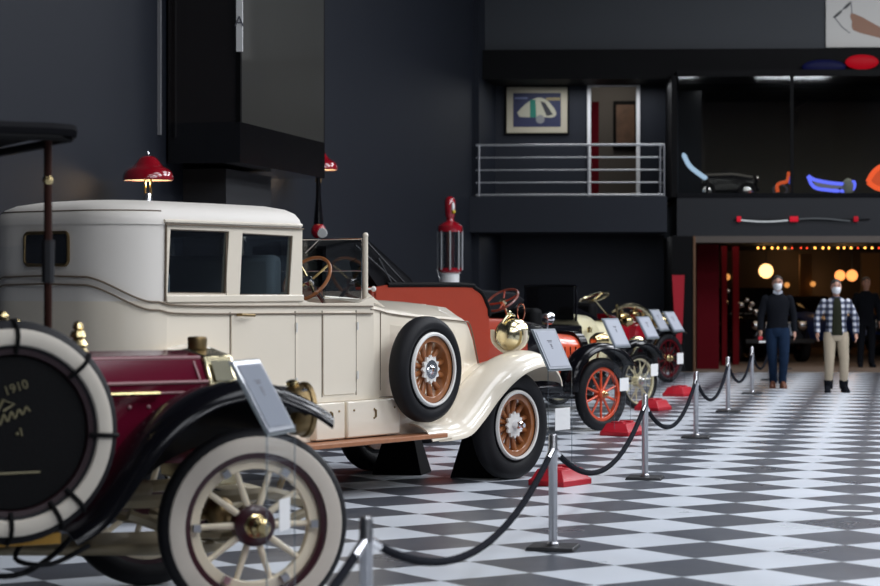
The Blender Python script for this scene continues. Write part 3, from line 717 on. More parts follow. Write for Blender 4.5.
MB().tube([V(.12, -.6, .44), V(.12, .6, .44)], .014).ball(V(.1, .5, .46), .06).ball(V(-.05, .42, .5), .075).tube([V(-.3, .3, .5), V(.1, .5, .46)], .02).build('steering_linkage', 'oldbrass', E1)
MB().tube([V(-3.0, -.6, .46), V(-3.0, .6, .46)], .05).ball(V(-3.0, 0, .46), .13).build('rear_axle', 'khaki', E1)
MB().box(V(-.7, 0, .60), (.8, .4, .1)).build('engine_sump', 'khaki', E1, bevel=.04)
MB().loft([[V(u, a*w_, z0+b_*h_) for a, b_ in ((-1, 0), (1, 0), (1, 1), (-1, 1))] for u, w_, z0, h_ in ((-1.15, .28, .33, .04), (-.6, .3, .30, .05), (-.1, .28, .27, .07), (.1, .2, .28, .06))]).build('undertray', 'khaki', E1, bevel=.02)
# hood: upper faceted part and lower sides
zt = 1.262
def hsec(u, w, k=1): 
    h = [(w, .74), (w, 1.125), (w-.02, 1.14), (w*.70, zt-.015), (w*.66, zt), (0, zt+.02)]
    return [V(u, a, z) for a, z in h] + [V(u, -a, z) for a, z in h[-2::-1]]
MB().loft([hsec(-.95, .42), hsec(-.08, .34)]).build('hood', 'maroon', E1, ang=20)
for s in (1, -1):
    def hv(u, f): return (.42 + (u+.95)/.87*(-.08))*f
    for zz_, f in ((1.135, 1.0),):
        lines(E1, 'coach_line', [V(-.95, s*(hv(-.95, f)+.002), zz_), V(-.08, s*(hv(-.08, f)+.002), zz_)], .008, 'pink')
        lines(E1, 'coach_line', [V(-.95, s*(hv(-.95, f)+.002), zz_-.05), V(-.08, s*(hv(-.08, f)+.002), zz_-.05)], .005, 'pink')
    lines(E1, 'coach_line', [V(-.95, s*(hv(-.95, .68)+.004), zt-.012), V(-.08, s*(hv(-.08, .68)+.004), zt-.012)], .009, 'pink')
    lines(E1, 'coach_line', [V(-.12, s*(hv(-.12, .72)+.006), zt-.03), V(-.12, s*(hv(-.12, .97)+.004), 1.145)], .006, 'pink')
    MB().tube([V(-.62, s*.40, 1.085), V(-.62, s*.43, 1.085), V(-.36, s*.41, 1.085), V(-.36, s*.37, 1.085)], .012).build('hood_handle', 'brass', E1)
    for k in range(9):
        for j in range(2): MB().ball(V(-.9+.1*k, s*(hv(-.9+.1*k, 1)+.002), 1.02-.2*j), .010, 8).build('rivet', 'pink', E1)
# radiator
rd = MB().loft([[V(u, a*.36, .62+b_*.65) for a, b_ in ((-.95, 0), (-1, .3), (-.98, .74), (-.66, .985), (0, 1.03), (.66, .985), (.98, .74), (1, .3), (.95, 0))] for u in (-.07, .09)]).build('radiator_shell', 'palebrass', E1, bevel=.01)
MB().loft([[V(u, a*.32, .66+b_*.575) for a, b_ in ((-.95, 0), (-1, .3), (-.98, .74), (-.66, .985), (0, 1.0), (.66, .985), (.98, .74), (1, .3), (.95, 0))] for u in (.085, .1)]).build('core', 'grille', rd)
pp = [(-.045, .77), (-.045, 1.10), (.065, 1.10), (.065, .77)]
MB().plate([(-.045, .7), (.06, .7), (.06, 1.09), (-.045, 1.09)], [], lambda a, b_, t: V(a, .362+t, b_), .004).build('side_core', 'grille', rd)
MB().plate([(-.04, 1.14), (.06, 1.14), (.05, 1.235), (-.04, 1.235)], [], lambda a, b_, t: V(a, .362-(b_-1.12)*.72+t, b_), .006).build('side_core', 'grille', rd)
MB().lathe([(0, 0), (.04, 0), (.04, .02), (.048, .025), (.05, .075), (.046, .085), (0, .088)], c=V(0, 0, 1.262), n=20).build('radiator_cap', 'oldbrass', E1)
# body behind the dash
def bsec2(u, w, z0, z1, r=.04):
    h = [(w-.05, z0), (w, z0+.1), (w, z1-r), (w-r*.3, z1-r*.3), (w-r, z1), (0, z1+.01)]
    return [V(u, a, z) for a, z in h] + [V(u, -a, z) for a, z in h[-2::-1]]
MB().loft([bsec2(-1.9, .64, .58, 1.36), bsec2(-1.2, .62, .58, 1.36), bsec2(-1.02, .56, .6, 1.36), bsec2(-.93, .5, .62, 1.34)]).build('body', 'maroon2', E1)
MB().loft([bsec2(-3.6, .6, .62, 1.45), bsec2(-3.3, .68, .6, 1.5), bsec2(-2.3, .68, .58, 1.3), bsec2(-1.9, .64, .58, 1.3)]).build('rear_body', 'maroon2', E1)
MB().box(V(-1.98, 0, 1.42), (.2, 1.15, .4)).build('front_seat', 'leather', E1, bevel=.06)
MB().box(V(-3.2, 0, 1.55), (.25, 1.2, .4)).build('rear_seat', 'leather', E1, bevel=.06)
# fenders and running board
lip = [q(x, y, .84) for x, y in ((75, 540), (100, 524), (122, 498), (142, 468), (160, 445), (178, 427), (198, 412), (222, 400), (248, 393.5), (275, 394), (298, 402), (318, 411), (336, 423))]
fender(ma, lip, .40, .84, .055, 'black', 'front_fender', lip=.02)
fender(ma, lip, -.40, -.84, .055, 'black', 'front_fender', lip=.02)
for s in (1, -1):
    up = spline([(a, 0, b_) for a, b_ in lip[:12]], 3); secs = []
    for p in up: secs.append([V(p.x, s*.525, p.z+.02), V(p.x, s*.51, p.z+.02), V(p.x, s*.42, max(p.z-.26, .50)), V(p.x, s*.435, max(p.z-.26, .50))])
    MB().loft(secs).build('fender_valance', 'black', E1, ang=60)
    MB().box(V(-1.75, s*.66, .48), (1.5, .34, .035)).build('running_board', 'leather', E1)
    MB().box(V(-1.75, s*.84, .465), (1.5, .02, .05)).build('board_edging', mat('yellow_brass_edge', (.55, .3, .06), .35, .7) if s > 0 else 'brass', E1)
    rl2 = [(-3.55, .6), (-3.42, .88), (-3.0, 1.02), (-2.6, .88), (-2.45, .5)]
    fender(ma, rl2, s*.52, s*.84, .05, 'black', 'rear_fender', lip=.02)
MB().tube(spline([V(-1.05, .60, .48), V(-1.15, .65, .36), V(-1.0, .70, .33), V(-.8, .66, .40)], 5), .012).build('hose', 'rubber', E1)
MB().tube(spline([V(-1.6, .60, .42), V(-1.4, .62, .32), V(-1.15, .64, .28), V(-.95, .6, .36), V(-.8, .55, .48)], 5), .014).build('hose', 'rubber', E1)
# spare wheel with round cover and straps
us, zsp = q(13, 433, .93)
spw = MB().lathe([(.36, -.05), (.37, -.062), (.42, -.075), (.475, -.05), (.5, -.02), (.5, .02), (.475, .05), (.42, .07), (.36, .05)], axis='Y', n=64, closed=True).build('spare_wheel', 'rubber', E1)
spw.location = V(us, .87, zsp)
MB().lathe([(.385, -.060), (.395, -.078), (.43, -.086), (.46, -.072), (.465, -.05), (.385, -.05)], axis='Y', n=64, closed=True).build('whitewall', mat('spare_whitewall', (.60, .55, .47), .6), spw)
MB().lathe([(.345, -.02), (.35, -.062), (.372, -.066), (.384, -.05), (.384, -.02)], axis='Y', n=64, closed=True).build('rim_band', mat('near_black_maroon', (.016, .003, .006), .5), spw)
cv = MB().lathe([(0, -.055), (.2, -.054), (.34, -.045), (.352, -.03), (.352, .04), (0, .04)], axis='Y', n=64).build('spare_cover', 'leather', spw)
stm = MB().tube([(r_*1.0, y_, 0) for r_, y_ in ((.355, -.066), (.385, -.084), (.43, -.094), (.468, -.078), (.498, -.03), (.498, .03), (.47, .06))], .011, 6).mesh('strap', 'leather')
for a in (88, 43, -3, -47, -62, -92, 133, 178, 223):
    s = bpy.data.objects.new('strap', stm); col.objects.link(s); s.parent = spw; s.rotation_euler = (0, -R(a), 0)
def cov(px, py): uu, zz = q(px, py, .87+.058); return (uu-us, -.0575, zz-zsp)
th_ = R(16)
t_ = text('lettering', '1910', .058, cov(16, 388), (PI/2, -R(18), 0), 'gold', cv)
scr = []
for k in range(60):
    t = k/59; scr.append((-.06+.165*t, .0 + .06*t + .017*math.sin(t*30)*(1.2-.6*t)))
bx_, _, bz_ = cov(14, 411)
MB().tube([(bx_-.03+a, -.057, bz_-.05+b_) for a, b_ in scr], .006, 5).build('script_lettering', 'gold', cv)
MB().tube([(bx_-.09, -.057, bz_-.03), (bx_-.05, -.057, bz_+.05), (bx_-.0, -.057, bz_+.03), (bx_-.05, -.057, bz_-.0)], .007, 5).build('script_lettering', 'gold', cv)
MB().tube([cov(20, 428), cov(22, 436)], .005, 5).ball(cov(17, 434), .008, 8).build('mark', 'gold', cv)
MB().tube([cov(-25, 475), cov(40, 472)], .006, 5).build('gold_line', 'gold', cv)
MB().tube([V(us, .6, zsp), V(us, .85, zsp)], .04).build('spare_mount', 'iron', E1)
# windscreen posts and canopy
uc = q(48, 200, .5)[0]
wsf = empty('windscreen_frame', (0, 0, 0)); wsf.parent = E1
for s in (1, -1):
    MB().tube([V(uc, s*.50, 1.36), V(uc, s*.50, 1.42), V(uc, s*.50, 2.29)], .020, 8).build('post', mat('redbrass', (.055, .02, .014), .4, .6) if s > 0 else 'oldbrass', wsf)
    MB().tube([V(uc, s*.50, 1.62), V(uc, s*.50, 1.82)], .031, 8).build('clamp', 'iron', wsf)
    MB().ball(V(uc, s*.5, 2.1), .028, 8).build('knob', 'brass', wsf)
MB().tube([V(uc, -.5, 1.375), V(uc, .5, 1.375)], .028, 6).build('crossbar', 'leather', wsf)
MB().tube([V(uc, -.5, 2.27), V(uc, .5, 2.27)], .02, 6).build('crossbar', 'leather', wsf)
MB().bb((uc-.003, -.49, 1.40), (uc+.003, .49, 1.80)).build('windscreen_glass', 'acrylic', E1)
cf = q(75, 130, .68)[0]
def cs(u, dz): 
    h = [(.70, 2.30), (.715, 2.33), (.70, 2.355), (.45, 2.37), (0, 2.38)]; lo = [(0, 2.33), (.45, 2.325), (.68, 2.30)]
    full = [(a, z) for a, z in h] + [(-a, z) for a, z in h[-2::-1]] + [(-a, z) for a, z in lo[::-1]] + [(a, z) for a, z in lo[1:]]
    return [V(u, a, z+dz) for a, z in full]
MB().loft([cs(-3.6, -.1), cs(-2.6, .0), cs(cf-.12, 0), cs(cf-.02, -.004), cs(cf, -.012)]).build('canopy', 'canvas', E1, ang=50)
lines(E1, 'canopy_edging', [V(-3.5, .70, 2.275), V(cf-.08, .70, 2.285), V(cf-.01, .66, 2.285), V(cf-.01, -.66, 2.285)], .014, 'leather')
for u_ in (-1.5, -2.3, -3.1): lines(E1, 'canopy_bow', [V(u_, -.62, 2.30), V(u_, .62, 2.30)], .018, 'iron')
for s in (1, -1): MB().tube([V(-2.5, s*.62, 1.35), V(-2.2, s*.64, 1.8), V(-1.5, s*.66, 2.3)], .014).tube([V(-2.9, s*.62, 1.4), V(-3.1, s*.66, 2.25)], .014).build('canopy_strut', 'oldbrass', E1)
# cowl lamp (stacked brass)
for s in (1, -1):
    uu, zz = q(78, 345, .48)
    b0 = V(uu, s*.48, zz-.06)
    MB().lathe([(0, 0), (.045, 0), (.05, .03), (.035, .05), (.05, .06), (.035, .085), (.02, .09), (.04, .10), (.03, .125), (.015, .13), (.028, .14), (.02, .165), (0, .175)], c=b0, n=20).build('cowl_lamp', 'brass', E1)
    MB().tube([b0, b0 + Vector((-.02, s*.03, -.08))], .015).build('lamp_bracket', 'oldbrass', E1)
uu, zz = q(2, 318, .7)
MB().ball(V(uu, .7, zz), .035, 10).build('brass_knob', 'brass', E1)
MB().tube([V(uu, .7, zz), V(uu, .62, 1.3)], .012).build('knob_stalk', 'brass', E1)
# headlamps
for s in (1, -1):
    hu, hz_ = q(296, 410, .34)
    hl = MB().lathe([(0, -.08), (.05, -.078), (.10, -.06), (.125, -.025), (.128, .03), (.14, .035), (.142, .055), (.13, .06), (0, .055)], c=V(hu, s*.34, hz_), axis='X', n=28).build('headlamp', 'oldbrass', E1)
    MB().lathe([(0, 0), (.03, 0), (.035, .02), (.02, .03), (0, .035)], c=V(hu-.02, s*.34, hz_+.12), n=16).build('vent_cap', 'brass', hl)
    MB().tube([V(hu, s*.34, hz_-.14), V(hu-.1, s*.34, .57)], .018).build('bracket', 'oldbrass', hl)
hu2, hz2 = q(287, 390, .2)
MB().tube([V(hu2, -.3, hz2), V(hu2, .42, hz2)], .018, 10).build('lamp_crossbar', 'chrome', E1)
MB().tube([V(hu2, .1, hz2), V(.1, .1, hz2)], .014).tube([V(hu2, -.1, hz2), V(.1, -.1, hz2)], .014).build('crossbar_stay', 'chrome', E1)
# =====================================================================  ORANGE-RED CAR
oc = Car('vintage_roadster', 1.78, 24.34, .70, 45, 'orange-red vintage car with black fender, orange spoked wheel and folded black top')
E2 = oc.e; q = oc.q
ow = dict(ri=.30, fel=(.262, .302), fw=.05, m='orange2', n=10, hub=.06, sr=(.016, .013), hm='orange2', cap=.028, cl=.09, cm='brass')
wheel(E2, 0, .70, .403, .403, .12, ow); wheel(E2, 0, -.70, .403, .403, .12, ow)
wheel(E2, -2.7, .70, .403, .403, .12, ow, 'rear_wheel'); wheel(E2, -2.7, -.70, .403, .403, .12, ow, 'rear_wheel')
def chassis(E_, L0, m='iron', w=.36, z=.52, r=.36):
    c = MB(); c.box(V((L0-.4)/2+.3, w, z), (-L0+.9, .05, .08)); c.box(V((L0-.4)/2+.3, -w, z), (-L0+.9, .05, .08))
    for u_ in (0, L0): 
        c.tube([V(u_, -.64, r), V(u_, .64, r)], .028)
        for s in (w, -w): c.tube(spline([V(u_-.42, s, z-.03), V(u_, s, r+.02), V(u_+.42, s, z-.03)], 4), .02)
    c.box(V(L0/2, 0, z), (.08, 2*w, .06)); c.build('chassis', m, E_)
chassis(E2, -2.7)
ub0 = q(487, 320, .62)[0]
def cls(u, w, z0, z1, r=.04): return bsec2(u, w, z0, z1, r)
zr = q(430, 285, .62)[1]
# tub: near/far sides and back
sd = [(-3.4, .62), (ub0+.02, .62), (ub0+.01, 1.36), (ub0-.02, zr-.20), (ub0-.09, zr-.09), (ub0-.2, zr-.03), (ub0-.36, zr), (-3.2, zr+.0), (-3.4, zr-.03)]
for s in (1, -1): MB().plate(sd, [], lambda a, b_, t, s=s: V(a, s*(.64-t), b_), .06).build('tub_side', 'orange', E2, ang=25)
MB().bb((-3.42, -.64, .62), (-3.34, .64, zr-.02)).build('tub_back', 'orange', E2, bevel=.02)
MB().bb((-3.34, -.58, .62), (ub0-.05, .58, 1.3)).build('rear_seat', 'leather', E2)
tp = [V(a, .64, b_) for a, b_ in sd[1:]]
for s in (1, -1): MB().tube(spline([V(a, s*.63, b_) for a, b_ in ((ub0+.015, 1.28), (ub0+.01, 1.36), (ub0-.02, zr-.20), (ub0-.09, zr-.09), (ub0-.2, zr-.03), (ub0-.36, zr), (-3.2, zr))], 5), .028, 8).build('rolled_trim', 'leather', E2)
MB().bb((ub0-.3, -.58, 1.0), (ub0-.16, .58, zr-.1)).build('front_seat_back', 'leather', E2, bevel=.03)
MB().loft([cls(ub0-.02, .62, .62, 1.26), cls(-1.15, .60, .62, 1.24), cls(-.98, .5, .62, 1.2)]).build('front_body', 'orange', E2)
MB().plate([(ub0-.9, .66), (ub0+.0, .66), (ub0+.0, 1.12), (ub0-.9, 1.12)], [], lambda a, b_, t: V(a, .64+t, b_), .012).build('door_panel', 'orange', E2)
# black scuttle and hood
def arch(u, w, z0, z1, n=10, p=.55):
    h = [(w, z0)] + [(w*abs(math.cos(R(90*k/n)))**p, z0+(z1-z0)*(.55+.45*math.sin(R(90*k/n)))) for k in range(n+1)]
    return [V(u, a, z) for a, z in h] + [V(u, -a, z) for a, z in h[-2::-1]]
MB().loft([arch(-1.0, .5, .7, 1.26), arch(-.55, .42, .7, 1.2), arch(-.45, .38, .7, 1.12)]).build('scuttle', 'black', E2)
MB().loft([arch(-.47, .36, .62, 1.10), arch(.12, .30, .62, 1.05)]).build('hood', 'orange2', E2)
MB().loft([arch(.12, .32, .56, 1.09), arch(.24, .32, .56, 1.09)]).build('radiator', 'black', E2)
for k in range(5): lines(E2, 'hood_louvre', [V(-.38+.1*k, .345-.008*k, .72), V(-.38+.1*k, .345-.008*k, .92)], .008, 'leather')
lines(E2, 'hood_strap', spline([V(-.46, .38, .7), V(-.46, .36, 1.0), V(-.46, .2, 1.1), V(-.46, 0, 1.12)], 4), .016, 'leather')
MB().box(V(-.42, 0, .50), (1.3, .8, .26)).build('engine_undertray', 'black', E2, bevel=.03)
for s in (1, -1): MB().box(V(-.85, s*.58, .47), (.5, .26, .10)).build('splash_apron', 'black', E2, bevel=.02)
# steering
uu, zz = q(502, 300, .30)
steering_wheel(E2, V(uu, .30, zz), (-.62, 0, .8), .19, V(-.95, .3, 1.05), mat('red_brown_rim', (.22, .05, .03), .3, coat=.6), 'orange', 'palebrass', n=4, roll=.3)
uu, zz = q(521, 312, .55)
MB().tube([V(uu+.0, .55+.09*math.cos(2*PI*k/24)*.6, zz+.09*math.sin(2*PI*k/24)) for k in range(24)], .007, 6, closed=True).tube([V(uu, .55, zz-.09), V(uu, .5, 1.2)], .01).build('mirror_ring', mat('copper', (.5, .2, .12), .25, .9), E2)
uu, zz = q(548, 318, .42)
sl = MB().lathe([(0, -.07), (.05, -.05), (.07, 0), (.072, .03), (0, .03)], c=V(uu, .42, zz), axis='X', n=20).tube([V(uu, .42, zz), V(uu, .4, 1.08)], .012).build('side_lamp', 'chrome', E2)
# folded black top
tp = [q(x, y, .5) for x, y in ((322, 246), (345, 240), (364, 240), (382, 256), (405, 277), (423, 300), (400, 306), (322, 306))]
hole = [q(x, y, .5) for x, y in ((345, 262), (352, 258), (365, 274), (376, 290), (352, 290))]
for s in (1, -1): MB().plate(tp, [hole], lambda a, b_, t, s=s: V(a, s*(.56-t), b_), .05).build('folded_top_side', 'canvas', E2)
MB().loft([[V(a, w_, b_) for w_ in (.56, .3, -.3, -.56)] + [V(a, w_, b_-.03) for w_ in (-.56, -.3, .3, .56)] for a, b_ in tp[:6]]).build('folded_top', 'canvas', E2)
MB().tube([L_ for L_ in (oc.L(365, 240, .6), oc.L(385, 262, .6), oc.L(421, 301, .6))], .012).tube([oc.L(378, 258, .6), oc.L(400, 300, .6)], .014).tube([oc.L(355, 245, .6), oc.L(412, 297, .6)], .012).build('top_bow', 'iron', E2)
lip = [q(x, y, .82) for x, y in ((577, 392), (577, 381), (580, 369), (587, 358), (597, 350), (610, 347), (622, 350), (632, 358), (638, 368))]
for s in (1, -1): fender(oc, lip, s*.54, s*.82, .05, 'black', 'front_fender', lip=.02)
for s in (1, -1):
    MB().box(V(-1.4, s*.70, .42), (1.5, .24, .03)).build('running_board', 'black', E2)
    fender(oc, [(-3.25, .5), (-3.1, .82), (-2.7, .95), (-2.3, .82), (-2.15, .45)], s*.56, s*.84, .05, 'black', 'rear_fender', lip=.02)
    uu, zz = .3, .98
    hl = MB().lathe([(0, -.13), (.06, -.11), (.095, -.03), (.10, .05), (.09, .055), (0, .05)], c=V(uu, s*.42, zz), axis='X', n=20).tube([V(uu, s*.42, zz-.09), V(uu-.06, s*.36, .52)], .014).build('headlamp', 'brass', E2)

# =====================================================================  PALE YELLOW CAR
yc = Car('vintage_touring_car', 2.574, 28.6, .70, 45, 'pale yellow vintage car with black windscreen frame and cream wire wheel')
E3 = yc.e; q = yc.q
yw = dict(ri=.30, fel=(.275, .312), fw=.04, m='yellow', n=28, hub=.07, sr=.005, wire=True, hm='yellow', cap=.04, cl=.1, cm='steel')
for u_, n_ in ((0, 'front_wheel'), (-2.7, 'rear_wheel')):
    for s in (1, -1): wheel(E3, u_, s*.70, .36, .36, .10, yw, n_)
chassis(E3, -2.7, z=.48, r=.34)
up = q(580, 340, .42)[0]
MB().loft([cls(-3.3, .6, .55, 1.15), cls(-2.9, .64, .55, 1.25), cls(-1.6, .62, .55, 1.1), cls(up-.05, .5, .58, 1.1)]).build('body', 'black', E3)
MB().loft([arch(up-.06, .50, .6, 1.26), arch(up+.35, .44, .6, 1.22), arch(up+.42, .40, .6, 1.17)]).build('scuttle', 'yellow', E3)
MB().loft([arch(up+.42, .38, .6, 1.16), arch(.02, .34, .6, 1.12)]).build('hood', 'yellow', E3)
MB().loft([arch(.02, .35, .5, 1.14), arch(.14, .35, .5, 1.14)]).build('radiator', 'brass', E3)
MB().box(V(-1.75, 0, 1.12), (.2, 1.1, .4)).build('front_seat', 'leather', E3, bevel=.06); MB().box(V(-2.9, 0, 1.35), (.25, 1.1, .5)).build('rear_seat', 'leather', E3, bevel=.06)
zt3 = q(575, 289, .5)[1]
wf = MB().bb((up-.104, -.40, 1.16), (up-.096, .42, zt3+.03)).build('windscreen', mat('smoky_windscreen', (.01, .01, .011), .1, coat=.5), E3)
MB().tube(spline([V(up-.1, -.44, 1.15), V(up-.1, -.44, zt3-.02), V(up-.1, -.38, zt3+.04), V(up-.1, .38, zt3+.04), V(up-.1, .44, zt3-.02), V(up-.1, .44, 1.15)], 3), .016, 8).build('frame', 'black', wf)
cp = [(-3.4, 1.25), (-3.3, 1.5), (-2.9, 1.56), (-2.2, 1.52), (-2.0, 1.42), (-2.3, 1.3), (-2.9, 1.2)]
MB().plate(cp, [], lambda a, b_, t: V(a, .58-t, b_), 1.16).build('folded_top', 'canvas', E3, bevel=.03)
uu, zz = q(590, 297, .3)
lip = [(-.75, .45), (-.6, .55), (-.42, .74), (-.2, .84), (.05, .86), (.28, .78), (.42, .64)]
for s in (1, -1):
    fender(yc, lip, s*.56, s*.82, .04, 'black', 'front_fender', lip=.02)
    fender(yc, [(a-2.7, b_) for a, b_ in lip], s*.56, s*.82, .04, 'black', 'rear_fender', lip=.02)
    MB().box(V(-1.45, s*.70, .40), (1.5, .22, .03)).build('running_board', 'black', E3)
    MB().lathe([(0, -.10), (.05, -.09), (.075, -.03), (.08, .05), (.07, .06), (0, .05)], c=V(.30, s*.42, .86), axis='X', n=20).tube([V(.30, s*.42, .80), V(.1, s*.36, .5)], .014).build('headlamp', 'palebrass', E3)
    MB().lathe([(0, 0), (.03, 0), (.035, .06), (.02, .07), (0, .08)], c=V(up+.05, s*.54, 1.0), n=14).build('side_lamp', 'brass', E3)

# =====================================================================  RED AND BRASS CAR
rc = Car('veteran_car', 3.77, 36.4, .66, 48, 'dark red veteran car with many polished brass lamps, farthest in the row')
E4 = rc.e; q = rc.q
rw_ = dict(ri=.32, fel=(.28, .322), fw=.05, m='deepred', n=12, hub=.06, sr=(.014, .012), hm='brass', cap=.04, cl=.1, cm='brass')
for u_, n_ in ((0, 'front_wheel'), (-2.3, 'rear_wheel')):
    for s in (1, -1): wheel(E4, u_, s*.66, .40, .40, .10, rw_, n_)
chassis(E4, -2.3, z=.52, r=.38)
MB().loft([cls(-2.9, .56, .6, 1.25), cls(-2.4, .6, .6, 1.3), cls(-1.5, .58, .6, 1.0), cls(-1.05, .46, .6, 1.0)]).build('body', 'black', E4)
MB().loft([arch(-1.05, .42, .6, 1.14), arch(-.2, .34, .6, 1.05)]).build('hood', 'red', E4)
MB().loft([arch(-.2, .36, .55, 1.10), arch(-.05, .36, .55, 1.10)]).build('radiator', 'brass', E4)
MB().box(V(-1.75, 0, 1.1), (.2, 1.0, .45)).build('front_seat', 'leather', E4, bevel=.06)
uu, zz = q(594, 298, .25)
zz = min(zz, 1.5)
steering_wheel(E4, V(uu, .25, zz), (-.35, .1, .93), .24, V(-.95, .25, 1.0), 'palebrass', 'brass', 'palebrass', n=4, th=.02)
for px, py, v_ in ((622, 317, .5), (634, 314, .3), (643, 319, .5), (628, 321, .62)):
    uu, zz = q(px, py, v_)
    MB().lathe([(0, -.09), (.05, -.08), (.07, -.03), (.08, .04), (.07, .05), (0, .04)], c=V(uu, v_, zz), axis='X', n=20).lathe([(0, 0), (.03, 0), (.03, .04), (0, .05)], c=V(uu, v_, zz+.07), n=12).tube([V(uu, v_, zz-.08), V(uu, v_*.7, 1.0)], .02).build('brass_lamp', 'brass', E4)
MB().tube(spline([rc.L(612, 312, .4), rc.L(625, 306, .4), rc.L(640, 308, .4), rc.L(650, 318, .4)], 5), [.02+.003*k for k in range(16)], 8).build('horn_tube', 'palebrass', E4)
MB().plate([q(x, y, .5) for x, y in ((636, 326), (642, 325), (650, 341), (634, 341))], [], lambda a, b_, t: V(a, .5-t, b_), .3).build('red_seat_side', 'red', E4)
for s in (1, -1):
    fender(rc, [(-.7, .5), (-.5, .76), (-.2, .9), (.1, .92), (.4, .8)], s*.54, s*.78, .03, 'black', 'front_fender', lip=.02)
    fender(rc, [(-3.0, .5), (-2.8, .8), (-2.4, .92), (-2.1, .9), (-1.8, .6)], s*.54, s*.78, .03, 'black', 'rear_fender', lip=.02)
    MB().lathe([(0, -.15), (.08, -.12), (.13, -.03), (.14, .08), (.12, .09), (0, .08)], c=V(.15, s*.38, 1.0), axis='X', n=20).tube([V(.15, s*.38, .88), V(.0, s*.36, .52)], .018).build('headlamp', 'brass', E4)
    MB().tube([V(-1.3, s*.6, 1.3), V(-1.3, s*.6, .7)], .02).build('side_rail', 'brass', E4)
# =====================================================================  BARRIER
bs = (.72,)
def stn(i): return None
posts = [(553, 549), (645, 479), (696, 438), (728, 412), (752, 394), (769, 381)]
gp = []
inv0, dx = 1/3542.0, 0
base = [G(*p) for p in posts]
dirv = (base[4]-base[0]); step = dirv/4
xs_ = [base[0] + step*k for k in (-2, -1, 0, 1, 2, 3, 4, 5, 6)]
for k, p in enumerate(posts[:5]): xs_[k+2] = G(*p)
HS = .70
names = ['chrome rope post nearest the camera, outside the lower left', 'chrome rope post cut by the bottom edge beside the maroon car wheel', 'chrome rope post in front of the cream limousine front wheel', 'chrome rope post next after it, near the orange spoked wheel', 'chrome rope post level with the pale yellow car', 'chrome rope post fifth from the bottom edge, beyond the sign stands', 'chrome rope post just left of the walking people', 'small chrome rope post left of the tall person jeans', 'last small chrome rope post behind the tall person leg']
proto = None
for k, p in enumerate(xs_):
    if proto is None:
        e = empty('rope_post', (0, 0, 0)); proto = e
        MB().box((0, 0, .012), (.30, .30, .022), taper=.94).build('base_plate', 'iron', e, bevel=.004)
        MB().lathe([(.035, .022), (.035, .035), (.027, .045), (.027, .585), (.0295, .59), (.0295, .615), (.027, .62), (.027, .69), (.022, HS), (0, HS)], n=24).build('pole', 'steel', e)
        for s in (1, -1): MB().tube([(0, s*.027, .60), (0, s*.055, .605)], .009).build('eye_hook', 'chrome', e)
        o = e
    else: o = copy_tree(proto)
    o.location = (p.x, p.y, 0)
    tag(o, names[k], 'post', 'chrome rope posts along the aisle')
rn = ['before the maroon car wheel, lower left', 'hanging between maroon car wheel and the cream limousine wheel', 'hanging before the red base by the cream limousine', 'hanging near the orange spoked wheel', 'hanging by the farther sign stands', 'short in view beside the portal jamb', 'near the tall man, second from the end', 'last in the line behind the tall man']
for k in range(len(xs_)-1):
    a, b_ = xs_[k], xs_[k+1]; d = (b_-a).normalized()
    a2 = a + d*.055 + Vector((0, 0, .60)); b2 = b_ - d*.055 + Vector((0, 0, .60))
    pts = []; sag = SAG
    for i in range(33):
        t = i/32; p = a2.lerp(b2, t); p.z -= sag*(1-(2*t-1)**2); pts.append(p)
    r_ = MB().tube(pts, .019, 10).build('barrier_rope', 'rope', None, label='black velvet rope ' + rn[k], cat='rope', group='black barrier ropes along the aisle')
    MB().tube(pts[:2], .021, 10).build('rope_ferrule', 'chrome', r_); MB().tube(pts[-2:], .021, 10).build('rope_ferrule', 'chrome', r_)
